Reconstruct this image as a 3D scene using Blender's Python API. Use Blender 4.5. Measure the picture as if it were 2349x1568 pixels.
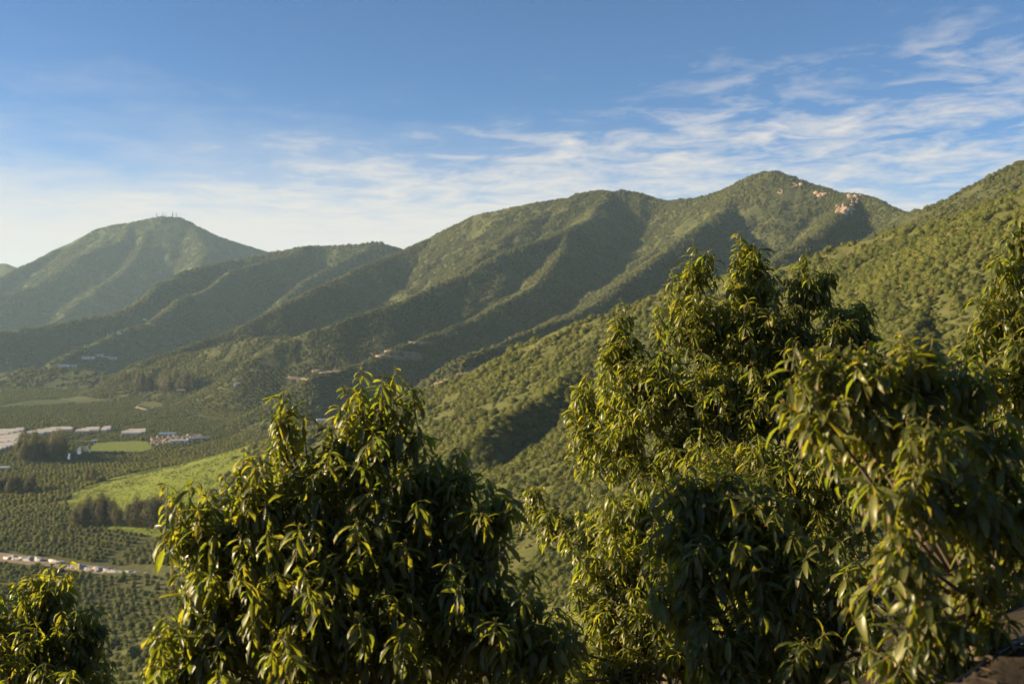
import bpy, math, random
import numpy as np
from mathutils import Vector, Matrix

for o in list(bpy.data.objects):
    bpy.data.objects.remove(o)
SC = bpy.context.scene
COL = SC.collection
PI = math.pi

# ------------------------------------------------------------------ camera
FPX, CX, CY, HORY = 2284.0, 1174.5, 784.0, 725.0      # focal length and centre in pixels of a 2349 wide frame
PITCH = math.atan((CY - HORY) / FPX)
cam_data = bpy.data.cameras.new('camera')
cam_data.lens = 35.0
cam_data.sensor_width = 36.0
cam_data.clip_start = 0.05
cam_data.clip_end = 60000
cam_data.dof.use_dof = True
cam_data.dof.focus_distance = 13.0
cam_data.dof.aperture_fstop = 1.9
cam = bpy.data.objects.new('camera', cam_data)
COL.objects.link(cam)
cam.location = (0, 0, 0)
cam.rotation_euler = (PI / 2 - PITCH, 0, 0)
SC.camera = cam

# ------------------------------------------------------------------ light
SUN_AZ, SUN_EL = 88.0, 15.0                           # degrees left of the view direction, degrees up
SKY_STRENGTH = 0.05
EXPOSURE = 1.6
sv = Vector((-math.sin(math.radians(SUN_AZ)) * math.cos(math.radians(SUN_EL)),
             math.cos(math.radians(SUN_AZ)) * math.cos(math.radians(SUN_EL)),
             math.sin(math.radians(SUN_EL))))
sun_data = bpy.data.lights.new('sun', 'SUN')
sun_data.energy = 5.0
sun_data.angle = math.radians(0.55)
sun_data.color = (1.0, 0.785, 0.46)
sun = bpy.data.objects.new('sun', sun_data)
COL.objects.link(sun)
sun.rotation_euler = sv.to_track_quat('Z', 'Y').to_euler()

world = bpy.data.worlds.new('World')
SC.world = world
world.use_nodes = True
wt = world.node_tree
wt.nodes.clear()


def N(tree, typ, **kw):
    n = tree.nodes.new(typ)
    for k, v in kw.items():
        setattr(n, k, v)
    return n


def M(tree, op, a, b=None, c=None, clamp=False):
    n = tree.nodes.new('ShaderNodeMath')
    n.operation = op
    n.use_clamp = clamp
    for i, v in enumerate((a, b, c)):
        if v is None:
            continue
        if isinstance(v, (int, float)):
            n.inputs[i].default_value = v
        else:
            tree.links.new(v, n.inputs[i])
    return n.outputs[0]


def smooth(tree, v, lo, hi):
    n = tree.nodes.new('ShaderNodeMapRange')
    n.interpolation_type = 'SMOOTHSTEP'
    tree.links.new(v, n.inputs[0])
    n.inputs[1].default_value = lo
    n.inputs[2].default_value = hi
    return n.outputs[0]


def mixc(tree, fac, a, b, blend='MIX'):
    n = tree.nodes.new('ShaderNodeMix')
    n.data_type = 'RGBA'
    n.blend_type = blend
    for sock, v in ((n.inputs[0], fac), (n.inputs[6], a), (n.inputs[7], b)):
        if isinstance(v, (int, float)):
            sock.default_value = v
        elif isinstance(v, tuple):
            sock.default_value = (*v, 1.0) if len(v) == 3 else v
        else:
            tree.links.new(v, sock)
    return n.outputs[2]


def noise(tree, vec, scale, detail=4, rough=0.55, dist=0.0):
    n = tree.nodes.new('ShaderNodeTexNoise')
    n.inputs['Scale'].default_value = scale
    n.inputs['Detail'].default_value = detail
    n.inputs['Roughness'].default_value = rough
    n.inputs['Distortion'].default_value = dist
    if vec is not None:
        tree.links.new(vec, n.inputs['Vector'])
    return n.outputs['Fac']


sky = N(wt, 'ShaderNodeTexSky', sky_type='NISHITA')
sky.sun_disc = False
sky.sun_elevation = math.radians(SUN_EL)
sky.sun_rotation = math.radians(-SUN_AZ)
sky.altitude = 3200
sky.air_density = 1.0
sky.dust_density = 0.4
sky.ozone_density = 4.0
tc = N(wt, 'ShaderNodeTexCoord')
sep = N(wt, 'ShaderNodeSeparateXYZ')
wt.links.new(tc.outputs['Generated'], sep.inputs[0])
zc = M(wt, 'ADD', M(wt, 'MAXIMUM', sep.outputs[2], 0.0), 0.04)
PX = M(wt, 'DIVIDE', sep.outputs[0], zc)
PY = M(wt, 'DIVIDE', sep.outputs[1], zc)
edge = M(wt, 'SUBTRACT', M(wt, 'ADD', M(wt, 'MULTIPLY', PY, 0.265), M(wt, 'MULTIPLY', PX, 0.185)), 1.0)
comb = N(wt, 'ShaderNodeCombineXYZ')
# streaks run along the edge of the cloud bank
ca, sa = math.cos(math.radians(24)), math.sin(math.radians(24))
wt.links.new(M(wt, 'ADD', M(wt, 'MULTIPLY', PX, ca), M(wt, 'MULTIPLY', PY, sa)), comb.inputs[0])
wt.links.new(M(wt, 'MULTIPLY', M(wt, 'SUBTRACT', M(wt, 'MULTIPLY', PY, ca), M(wt, 'MULTIPLY', PX, sa)), 0.85), comb.inputs[1])
comb.inputs[2].default_value = 5.0
n_big = noise(wt, comb.outputs[0], 1.15, 3, 0.55)
n_mid = noise(wt, comb.outputs[0], 3.5, 6, 0.58, 0.5)
n_fine = noise(wt, comb.outputs[0], 17.0, 3, 0.6)
bank = smooth(wt, M(wt, 'ADD', edge, M(wt, 'MULTIPLY', M(wt, 'SUBTRACT', n_big, 0.5), 1.05)), -0.26, 0.5)
tex = M(wt, 'ADD', M(wt, 'MULTIPLY', n_mid, 0.82), M(wt, 'MULTIPLY', n_fine, 0.18))
thr = M(wt, 'SUBTRACT', 0.65, M(wt, 'MULTIPLY', bank, 0.26))
dens = M(wt, 'DIVIDE', M(wt, 'SUBTRACT', tex, thr), 0.30, clamp=True)
dens = M(wt, 'MULTIPLY', dens, M(wt, 'MULTIPLY', bank, 1.0))
e2 = M(wt, 'SUBTRACT', M(wt, 'ADD', M(wt, 'MULTIPLY', PY, 0.2), M(wt, 'MULTIPLY', PX, -0.05)), 1.0)
veil = M(wt, 'MULTIPLY', smooth(wt, M(wt, 'ADD', e2, M(wt, 'MULTIPLY', M(wt, 'SUBTRACT', M(wt, 'ADD', M(wt, 'MULTIPLY', tex, 0.5), M(wt, 'MULTIPLY', n_big, 0.5)), 0.5), 1.0)), -0.30, 0.70), 0.92)
dens = M(wt, 'ADD', dens, M(wt, 'MULTIPLY', veil, M(wt, 'SUBTRACT', 1.0, dens)), clamp=True)
CL = 0.80 / SKY_STRENGTH / 2 ** EXPOSURE
hs = N(wt, 'ShaderNodeHueSaturation')
hs.inputs['Saturation'].default_value = 1.08
hs.inputs['Hue'].default_value = 0.499
wt.links.new(sky.outputs[0], hs.inputs['Color'])
skyc = mixc(wt, dens, hs.outputs[0], (CL * 1.05, CL * 0.985, CL * 0.91))
bg = N(wt, 'ShaderNodeBackground')
bg.inputs['Strength'].default_value = SKY_STRENGTH
wt.links.new(skyc, bg.inputs['Color'])
wo = N(wt, 'ShaderNodeOutputWorld')
wt.links.new(bg.outputs[0], wo.inputs['Surface'])

SC.view_settings.view_transform = 'Standard'
SC.view_settings.look = 'None'
SC.view_settings.exposure = EXPOSURE
SC.view_settings.gamma = 1.0
SC.view_settings.use_curve_mapping = False
SC.render.engine = 'CYCLES'
cy = SC.cycles
cy.use_denoising = True
cy.max_bounces = 6
cy.diffuse_bounces = 3
cy.glossy_bounces = 2
cy.transmission_bounces = 4
cy.transparent_max_bounces = 6
cy.volume_bounces = 1
cy.caustics_reflective = False
cy.caustics_refractive = False
cy.sample_clamp_indirect = 4.0

# ------------------------------------------------------------------ helpers
rng = np.random.default_rng(11)
cp, sp = math.cos(PITCH), math.sin(PITCH)


def at(px, py, D):
    """Point at forward distance D that the photograph shows at (px, py)."""
    a, c = (px - CX) / FPX, -(py - CY) / FPX
    y = cp + c * sp
    z = -sp + c * cp
    return np.array((a / y * D, D, z / y * D))


def project(P):
    y = P[..., 1] * cp - P[..., 2] * sp
    z = P[..., 1] * sp + P[..., 2] * cp
    y = np.maximum(y, 1e-3)
    return CX + FPX * P[..., 0] / y, CY - FPX * z / y, y


def hash2(ix, iy, seed):
    h = (ix.astype(np.int64) * 374761393 + iy.astype(np.int64) * 668265263 + seed * 974634777) & 0x7fffffff
    h = ((h ^ (h >> 13)) * 1274126177) & 0x7fffffff
    return ((h ^ (h >> 16)) & 0xffff) / 65535.0


def vnoise(x, y, seed=0):
    ix, iy = np.floor(x), np.floor(y)
    fx, fy = x - ix, y - iy
    fx = fx * fx * fx * (fx * (fx * 6 - 15) + 10)
    fy = fy * fy * fy * (fy * (fy * 6 - 15) + 10)
    a = hash2(ix, iy, seed)
    b = hash2(ix + 1, iy, seed)
    c = hash2(ix, iy + 1, seed)
    d = hash2(ix + 1, iy + 1, seed)
    return (a + (b - a) * fx) * (1 - fy) + (c + (d - c) * fx) * fy


def fbm(x, y, oct=4, seed=0):
    s, a, t = 0.0, 0.5, 0.0
    for i in range(oct):
        s = s + a * vnoise(x, y, seed + i)
        t += a
        x, y, a = x * 2.03 + 17.1, y * 2.03 + 5.7, a * 0.5
    return s / t


def mesh_np(name, V, F, mat=None, smooth_=False, attrs=None):
    """V (n,3); F an (m,k) index array or a list of such arrays."""
    me = bpy.data.meshes.new(name)
    Fs = F if isinstance(F, list) else [F]
    Fs = [np.asarray(f, dtype=np.int32) for f in Fs if len(f)]
    nl = sum(f.size for f in Fs)
    npoly = sum(len(f) for f in Fs)
    me.vertices.add(len(V))
    me.vertices.foreach_set('co', np.asarray(V, dtype=np.float32).ravel())
    me.loops.add(nl)
    me.polygons.add(npoly)
    me.loops.foreach_set('vertex_index', np.concatenate([f.ravel() for f in Fs]))
    tot = np.concatenate([np.full(len(f), f.shape[1], dtype=np.int32) for f in Fs])
    start = np.concatenate([[0], np.cumsum(tot)[:-1]]).astype(np.int32)
    me.polygons.foreach_set('loop_start', start)
    me.polygons.foreach_set('use_smooth', np.full(npoly, smooth_, dtype=bool))
    for k, v in (attrs or {}).items():
        v = np.asarray(v, dtype=np.float32)
        if v.ndim == 1:
            at_ = me.attributes.new(k, 'FLOAT', 'POINT')
            at_.data.foreach_set('value', v)
        else:
            at_ = me.attributes.new(k, 'FLOAT_VECTOR', 'POINT')
            at_.data.foreach_set('vector', v.ravel())
    me.update(calc_edges=True)
    me.validate()
    if mat:
        me.materials.append(mat)
    return me


def link(name, me, parent=None, loc=None, **tags):
    o = bpy.data.objects.new(name, me)
    COL.objects.link(o)
    if parent:
        o.parent = parent
    if loc is not None:
        o.location = loc
    for k, v in tags.items():
        o[k] = v
    return o


def empty(name, loc, **tags):
    o = link(name, None, None, loc, **tags)
    o.empty_display_size = 0.2
    return o


class MB:
    """Collects simple solids and turns them into one mesh."""

    def __init__(self):
        self.V, self.F = [], []
        self.n = 0

    def add(self, V, F):
        self.V.append(np.asarray(V, float))
        self.F += [tuple(i + self.n for i in f) for f in F]
        self.n += len(V)

    def box(self, c, s, rz=0.0):
        x, y, z = s[0] / 2, s[1] / 2, s[2] / 2
        P = np.array([(a * x, b * y, d * z) for d in (-1, 1) for b in (-1, 1) for a in (-1, 1)])
        R = np.array([[math.cos(rz), -math.sin(rz), 0], [math.sin(rz), math.cos(rz), 0], [0, 0, 1]])
        self.add(P @ R.T + np.array(c), [(0, 2, 3, 1), (4, 5, 7, 6), (0, 1, 5, 4), (2, 6, 7, 3), (0, 4, 6, 2), (1, 3, 7, 5)])

    def tube(self, pts, rad, k=6, cap=True):
        pts = np.asarray(pts, float)
        n = len(pts)
        rad = np.full(n, rad) if np.isscalar(rad) else np.asarray(rad)
        T = np.gradient(pts, axis=0)
        T /= np.linalg.norm(T, axis=1)[:, None] + 1e-9
        ref = np.array((0.31, 0.2, 1.0)) if abs(T[0][2]) < 0.9 else np.array((1.0, 0.1, 0.0))
        V, F = [], []
        for i in range(n):
            u = np.cross(T[i], ref)
            u /= np.linalg.norm(u) + 1e-9
            w = np.cross(T[i], u)
            for j in range(k):
                a = 2 * PI * j / k
                V.append(pts[i] + rad[i] * (math.cos(a) * u + math.sin(a) * w))
        for i in range(n - 1):
            for j in range(k):
                a, b = i * k + j, i * k + (j + 1) % k
                F.append((a, b, b + k, a + k))
        if cap:
            F.append(tuple(range(k))[::-1])
            F.append(tuple((n - 1) * k + j for j in range(k)))
        self.add(V, F)

    def prism(self, poly, z0, z1):
        n = len(poly)
        V = [(p[0], p[1], z0) for p in poly] + [(p[0], p[1], z1) for p in poly]
        F = [tuple(range(n))[::-1], tuple(range(n, 2 * n))]
        F += [(i, (i + 1) % n, (i + 1) % n + n, i + n) for i in range(n)]
        self.add(V, F)

    def mesh(self, name, mat, sm=False):
        me = bpy.data.meshes.new(name)
        me.from_pydata(np.concatenate(self.V).tolist(), [], self.F)
        me.materials.append(mat)
        if sm:
            me.polygons.foreach_set('use_smooth', [True] * len(me.polygons))
        me.update()
        return me


def inside(x, y, poly):
    r = np.zeros(x.shape, bool)
    n = len(poly)
    for i in range(n):
        x0, y0 = poly[i][0], poly[i][1]
        x1, y1 = poly[(i + 1) % n][0], poly[(i + 1) % n][1]
        c = (y0 > y) != (y1 > y)
        xi = (x1 - x0) * (y - y0) / ((y1 - y0) if y1 != y0 else 1e-9) + x0
        r ^= c & (x < xi)
    return r


# ------------------------------------------------------------------ materials
def new_mat(name):
    m = bpy.data.materials.new(name)
    m.use_nodes = True
    t = m.node_tree
    p = t.nodes['Principled BSDF']
    return m, t, p


def plain(name, col, rough=0.7, var=0.2, scale=3.0, metal=0.0, bump=0.0):
    m, t, p = new_mat(name)
    tcn = N(t, 'ShaderNodeTexCoord')
    n = noise(t, tcn.outputs['Object'], scale, 5, 0.6)
    lo = tuple(c * (1 - var) for c in col)
    hi = tuple(min(1, c * (1 + var)) for c in col)
    t.links.new(mixc(t, smooth(t, n, 0.3, 0.7), lo, hi), p.inputs['Base Color'])
    p.inputs['Roughness'].default_value = rough
    p.inputs['Metallic'].default_value = metal
    if bump:
        b = N(t, 'ShaderNodeBump')
        b.inputs['Strength'].default_value = bump
        t.links.new(noise(t, tcn.outputs['Object'], scale * 3, 5, 0.6), b.inputs['Height'])
        t.links.new(b.outputs[0], p.inputs['Normal'])
    return m


def terrain_mat(name, grass, scrub, soil, sc, soil_amt, bump=0.8):
    m, t, p = new_mat(name)
    g = N(t, 'ShaderNodeNewGeometry')
    pos = g.outputs['Position']
    a = noise(t, pos, 0.012 * sc, 5, 0.6)
    b = noise(t, pos, 0.11 * sc, 6, 0.65)
    c = noise(t, pos, 0.035 * sc, 5, 0.6)
    col = mixc(t, smooth(t, b, 0.35, 0.65), grass, scrub)
    col = mixc(t, smooth(t, M(t, 'ADD', M(t, 'MULTIPLY', a, 0.6), M(t, 'MULTIPLY', c, 0.4)), 0.62 - soil_amt, 0.74 - soil_amt), col, soil)
    t.links.new(col, p.inputs['Base Color'])
    p.inputs['Roughness'].default_value = 0.95
    p.inputs['Specular IOR Level'].default_value = 0.1
    bm = N(t, 'ShaderNodeBump')
    bm.inputs['Strength'].default_value = bump
    bm.inputs['Distance'].default_value = 1.5 / sc
    t.links.new(b, bm.inputs['Height'])
    t.links.new(bm.outputs[0], p.inputs['Normal'])
    return m


def foliage_mat(name, c0, c1, c2, trans=0.25, tcol=(0.12, 0.15, 0.02), patch=0.004):
    """Foliage of scrub and far trees: varies from plant to plant and patch to patch."""
    m, t, p = new_mat(name)
    oi = N(t, 'ShaderNodeObjectInfo')
    g = N(t, 'ShaderNodeNewGeometry')
    pn = noise(t, g.outputs['Position'], patch, 3, 0.6)
    r = M(t, 'ADD', M(t, 'MULTIPLY', oi.outputs['Random'], 0.5), M(t, 'MULTIPLY', smooth(t, pn, 0.32, 0.68), 0.5))
    cr = N(t, 'ShaderNodeValToRGB')
    e = cr.color_ramp.elements
    e[0].color = (*c0, 1)
    e[1].color = (*c2, 1)
    x = e.new(0.5)
    x.color = (*c1, 1)
    t.links.new(r, cr.inputs[0])
    ln = noise(t, g.outputs['Position'], 1.4, 2, 0.5)
    col = mixc(t, M(t, 'MULTIPLY', smooth(t, ln, 0.3, 0.7), 0.5), cr.outputs[0], tuple(v * 0.55 for v in c0))
    br = smooth(t, M(t, 'FRACT', M(t, 'MULTIPLY', oi.outputs['Random'], 13.7)), 0.90, 0.97)
    col = mixc(t, M(t, 'MULTIPLY', br, 0.5), col, (c2[0] * 0.85, c2[0] * 0.6, c2[0] * 0.3))
    t.links.new(col, p.inputs['Base Color'])
    p.inputs['Roughness'].default_value = 0.75
    p.inputs['Specular IOR Level'].default_value = 0.25
    tr = N(t, 'ShaderNodeBsdfTranslucent')
    tr.inputs[0].default_value = (*tcol, 1)
    mx = N(t, 'ShaderNodeMixShader')
    mx.inputs[0].default_value = trans
    t.links.new(p.outputs[0], mx.inputs[1])
    t.links.new(tr.outputs[0], mx.inputs[2])
    t.links.new(mx.outputs[0], t.nodes['Material Output'].inputs['Surface'])
    return m


M_HILL = terrain_mat('near_hill_ground', (0.115, 0.115, 0.04), (0.07, 0.078, 0.025), (0.17, 0.11, 0.06), 1.0, 0.02)
M_MOUNT = terrain_mat('mountain_ground', (0.085, 0.088, 0.034), (0.055, 0.062, 0.024), (0.14, 0.10, 0.06), 0.9, 0.0)
M_FAR = terrain_mat('far_mountain_ground', (0.075, 0.09, 0.034), (0.05, 0.066, 0.026), (0.09, 0.085, 0.05), 0.35, -0.05)
M_FLOOR = terrain_mat('valley_ground', (0.10, 0.105, 0.035), (0.075, 0.075, 0.03), (0.12, 0.085, 0.05), 1.2, 0.05)
M_SLOPE = terrain_mat('slope_soil', (0.034, 0.027, 0.019), (0.022, 0.018, 0.013), (0.042, 0.032, 0.023), 25.0, 0.1)  # shade from camera-side trees is worked into this dark soil colour
M_GRASS = terrain_mat('bright_grass', (0.20, 0.225, 0.032), (0.125, 0.16, 0.024), (0.18, 0.15, 0.055), 3.0, 0.02, 0.3)
F_HILL = foliage_mat('hillside_foliage', (0.062, 0.079, 0.019), (0.138, 0.158, 0.036), (0.235, 0.236, 0.055), 0.3, (0.32, 0.32, 0.05), 0.022)
F_MOUNT = foliage_mat('mountain_foliage', (0.05, 0.062, 0.021), (0.108, 0.124, 0.038), (0.185, 0.185, 0.058), 0.25, (0.27, 0.26, 0.05), 0.006)
F_ORCH = foliage_mat('orchard_foliage', (0.07, 0.086, 0.022), (0.11, 0.128, 0.032), (0.17, 0.175, 0.042), 0.3, (0.2, 0.23, 0.04), 0.006)
F_ROW = foliage_mat('row_foliage', (0.12, 0.13, 0.025), (0.16, 0.17, 0.03), (0.22, 0.22, 0.04), 0.3, (0.28, 0.28, 0.04), 0.01)
F_TALL = foliage_mat('tall_tree_foliage', (0.05, 0.052, 0.02), (0.08, 0.08, 0.03), (0.125, 0.112, 0.042), 0.25, (0.18, 0.16, 0.05), 0.02)
M_BARK = plain('bark', (0.10, 0.075, 0.055), 0.9, 0.35, 9.0, bump=0.6)
M_TWIG = plain('twig_bark', (0.11, 0.10, 0.045), 0.8, 0.3, 12.0)
M_DIRT = plain('dirt_track', (0.22, 0.16, 0.105), 0.95, 0.2, 0.15)
M_REDSOIL = plain('red_earth', (0.27, 0.135, 0.085), 0.95, 0.25, 0.3, bump=0.8)
M_ROCK = plain('pink_granite', (0.36, 0.245, 0.17), 0.9, 0.35, 0.12, bump=0.9)
M_STEEL = plain('mast_steel', (0.28, 0.28, 0.24), 0.5, 0.1, 1.0, 0.3)
M_WHITE = plain('white_wall', (0.75, 0.73, 0.68), 0.7, 0.08, 0.5)
M_TAN = plain('tan_wall', (0.42, 0.31, 0.22), 0.8, 0.15, 0.4)
M_ROOF = plain('pale_roof', (0.42, 0.44, 0.45), 0.45, 0.12, 0.6, 0.2)
M_BLUEROOF = plain('blue_roof', (0.22, 0.30, 0.37), 0.4, 0.12, 0.6, 0.2)
M_DARK = plain('dark_opening', (0.04, 0.035, 0.03), 0.8, 0.1, 1.0)
M_PLASTIC = plain('greenhouse_plastic', (0.56, 0.49, 0.40), 0.5, 0.2, 0.06)
M_TARP = plain('grey_tarp', (0.28, 0.265, 0.255), 0.6, 0.55, 0.45, bump=0.9)
M_LINER = plain('reservoir_liner', (0.16, 0.2, 0.27), 0.35, 0.25, 0.05)
M_HOSE = plain('black_hose', (0.012, 0.012, 0.013), 0.4, 0.2, 20.0)
M_PALLET = plain('weathered_pallets', (0.25, 0.20, 0.155), 0.85, 0.4, 0.2)


def water_mat():
    m, t, p = new_mat('pond_water')
    p.inputs['Base Color'].default_value = (0.03, 0.045, 0.05, 1)
    p.inputs['Roughness'].default_value = 0.06
    p.inputs['Specular IOR Level'].default_value = 1.0
    b = N(t, 'ShaderNodeBump')
    b.inputs['Strength'].default_value = 0.05
    g = N(t, 'ShaderNodeNewGeometry')
    t.links.new(noise(t, g.outputs['Position'], 0.8, 3), b.inputs['Height'])
    t.links.new(b.outputs[0], p.inputs['Normal'])
    return m


M_WATER = water_mat()

# ------------------------------------------------------------------ terrain
FLOOR = -150.0
# ridge crests and spurs: (x, y in the 2349 wide frame, forward distance in metres)
RIDGES = [
    ('far', 0.80, [(-700, 700, 5600), (-300, 655, 5400), (-120, 630, 5300), (0, 605, 5200), (60, 591, 5150), (130, 570, 5100), (180, 548, 5050), (230, 523, 5000), (300, 511, 4950), (345, 501, 4950), (375, 498, 4950), (412, 501, 4950), (450, 520, 5000), (510, 548, 5100), (560, 563, 5200), (620, 580, 5300), (760, 640, 5600)]),
    ('far', 0.95, [(300, 512, 4930), (281, 553, 4750), (225, 567, 4650), (176, 592, 4550), (141, 620, 4450), (95, 648, 4350), (46, 669, 4250), (0, 680, 4200), (-120, 720, 4000), (-300, 770, 3800)]),
    ('far', 0.95, [(345, 505, 4940), (320, 580, 4650), (281, 627, 4450), (228, 659, 4300), (186, 690, 4200), (140, 730, 4050), (60, 770, 3850)]),
    ('far', 0.95, [(180, 548, 5040), (60, 606, 4750), (0, 638, 4600), (-120, 680, 4400), (-300, 730, 4200)]),
    ('far', 0.95, [(430, 508, 4950), (480, 570, 4650), (455, 612, 4400), (390, 645, 4200), (341, 682, 4050), (290, 730, 3850), (200, 775, 3600)]),
    ('mid', 0.88, [(1150, 640, 3900), (1000, 600, 3700), (930, 574, 3500), (905, 567, 3450), (870, 558, 3420), (830, 562, 3420), (760, 564, 3450), (700, 567, 3450), (625, 578, 3450), (545, 596, 3400), (475, 610, 3320), (422, 624, 3220), (373, 648, 3120), (341, 676, 3040), (299, 701, 2960), (246, 722, 2900), (141, 741, 2800), (0, 762, 2700), (-200, 790, 2600), (-500, 830, 2500)]),
    ('mid', 0.98, [(700, 568, 3430), (668, 585, 3380), (598, 603, 3250), (527, 624, 3100), (475, 659, 2980), (422, 683, 2900), (352, 733, 2750), (267, 764, 2650), (197, 792, 2550), (141, 815, 2480)]),
    ('mid', 0.98, [(868, 560, 3410), (819, 578, 3350), (774, 603, 3230), (721, 631, 3110), (668, 669, 2990), (640, 700, 2900), (600, 745, 2780)]),
    ('main', 0.82, [(1000, 540, 2700), (1050, 515, 2650), (1100, 492, 2600), (1160, 474, 2550), (1210, 467, 2520), (1300, 459, 2480), (1330, 443, 2460), (1380, 434, 2440), (1430, 434, 2420), (1470, 443, 2400), (1500, 455, 2380), (1535, 463, 2350), (1600, 455, 2250), (1650, 440, 2200), (1700, 415, 2150), (1740, 400, 2120), (1775, 395, 2100), (1810, 405, 2070), (1850, 420, 2040), (1900, 433, 2000), (1930, 442, 1970), (1965, 442, 1940), (1990, 450, 1900), (2040, 472, 1820), (2090, 487, 1740), (2115, 487, 1660)]),
    ('main', 0.72, [(1000, 540, 2700), (924, 573, 2620), (839, 610, 2500), (776, 638, 2420), (734, 659, 2360), (633, 712, 2200), (563, 747, 2120), (510, 768, 2080), (420, 800, 2000), (330, 828, 1950)]),
    ('main', 0.78, [(1300, 460, 2470), (1261, 478, 2450), (1209, 508, 2360), (1149, 550, 2260), (1086, 606, 2150), (1020, 660, 2050)]),
    ('main', 0.78, [(1400, 436, 2420), (1370, 470, 2330), (1346, 504, 2250), (1300, 532, 2150), (1244, 553, 2080), (1191, 571, 2030), (1138, 592, 1980), (1072, 627, 1920), (1001, 652, 1870), (931, 690, 1800), (839, 722, 1740), (760, 748, 1700), (680, 772, 1680), (600, 800, 1650)]),
    ('main', 0.78, [(1300, 532, 2150), (1290, 580, 2020), (1268, 613, 1940), (1230, 650, 1850), (1201, 673, 1800), (1138, 708, 1720), (1086, 733, 1660), (1033, 750, 1600), (980, 772, 1550), (900, 803, 1480), (820, 835, 1430), (720, 862, 1380)]),
    ('main', 0.78, [(1700, 416, 2140), (1671, 469, 2050), (1639, 504, 1970), (1593, 532, 1880), (1551, 560, 1800), (1507, 595, 1700), (1402, 673, 1520), (1314, 722, 1380), (1226, 757, 1280), (1156, 785, 1220), (1060, 825, 1160)]),
    ('main', 0.78, [(1965, 444, 1930), (1920, 497, 1800), (1875, 539, 1650), (1822, 571, 1550), (1760, 610, 1450), (1650, 660, 1350), (1500, 710, 1250), (1380, 748, 1150)]),
    ('mid', 0.45, [(-200, 880, 2150), (0, 868, 2120), (47, 851, 2110), (131, 844, 2100), (211, 850, 2080), (258, 863, 2050), (290, 880, 2000)]),
    ('main', 0.70, [(299, 858, 1850), (387, 825, 1850), (457, 806, 1850), (530, 785, 1830), (598, 772, 1800), (668, 775, 1780), (738, 790, 1750), (800, 815, 1700)]),
    ('right', 0.58, [(2115, 487, 1660), (2180, 465, 1480), (2240, 440, 1370), (2300, 405, 1270), (2349, 386, 1170), (2450, 325, 1080), (2650, 240, 980), (3000, 200, 900)]),
    ('near', 0.66, [(3000, 250, 430), (2600, 330, 470), (2450, 390, 495), (2349, 434, 520), (2226, 490, 560), (2121, 518, 590), (2050, 532, 610), (1980, 553, 630), (1910, 574, 640), (1875, 588, 650), (1800, 606, 665), (1700, 625, 680), (1600, 645, 692), (1529, 668, 700), (1437, 705, 720), (1332, 740, 740), (1244, 771, 760), (1173, 813, 780), (1114, 845, 800), (1033, 873, 820), (977, 894, 830), (880, 935, 840)]),
    ('knoll', 0.34, [(880, 935, 840), (780, 965, 850), (680, 990, 860), (590, 1018, 866), (480, 1052, 868), (350, 1087, 862), (240, 1116, 850), (170, 1136, 835)]),
    ('near', 0.85, [(1437, 708, 720), (1330, 842, 640), (1244, 908, 600), (1148, 968, 570), (1099, 1006, 550), (1051, 1043, 545), (1010, 1090, 538)]),
    ('near', 0.75, [(2226, 493, 560), (2150, 665, 440), (2060, 800, 370), (1960, 910, 320)]),
    ('near', 0.75, [(1800, 607, 665), (1720, 740, 560), (1620, 860, 480), (1500, 975, 440)]),
]
KINDS_T = ['floor', 'far', 'mid', 'main', 'right', 'near', 'knoll', 'slope']
EDGE0 = np.array((1.34, 3.7))
EDGEN = np.array((-0.70, 0.714))


def camera_slope(x, y):
    s = (x - EDGE0[0]) * EDGEN[0] + (y - EDGE0[1]) * EDGEN[1]
    z = -1.60 - 0.62 * np.maximum(s, 0) - 0.25 * np.clip(s * 2, 0, 1)
    z = z + 0.5 * np.clip(-s - 5, 0, 90)
    return z


def smax(a, b, k):
    h = np.clip(0.5 + 0.5 * (a - b) / k, 0, 1)
    return b + (a - b) * h + k * h * (1 - h)


RP = []
for kind, slope, pts in RIDGES:
    RP.append((kind, slope, np.array([at(*p) for p in pts])))


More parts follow.
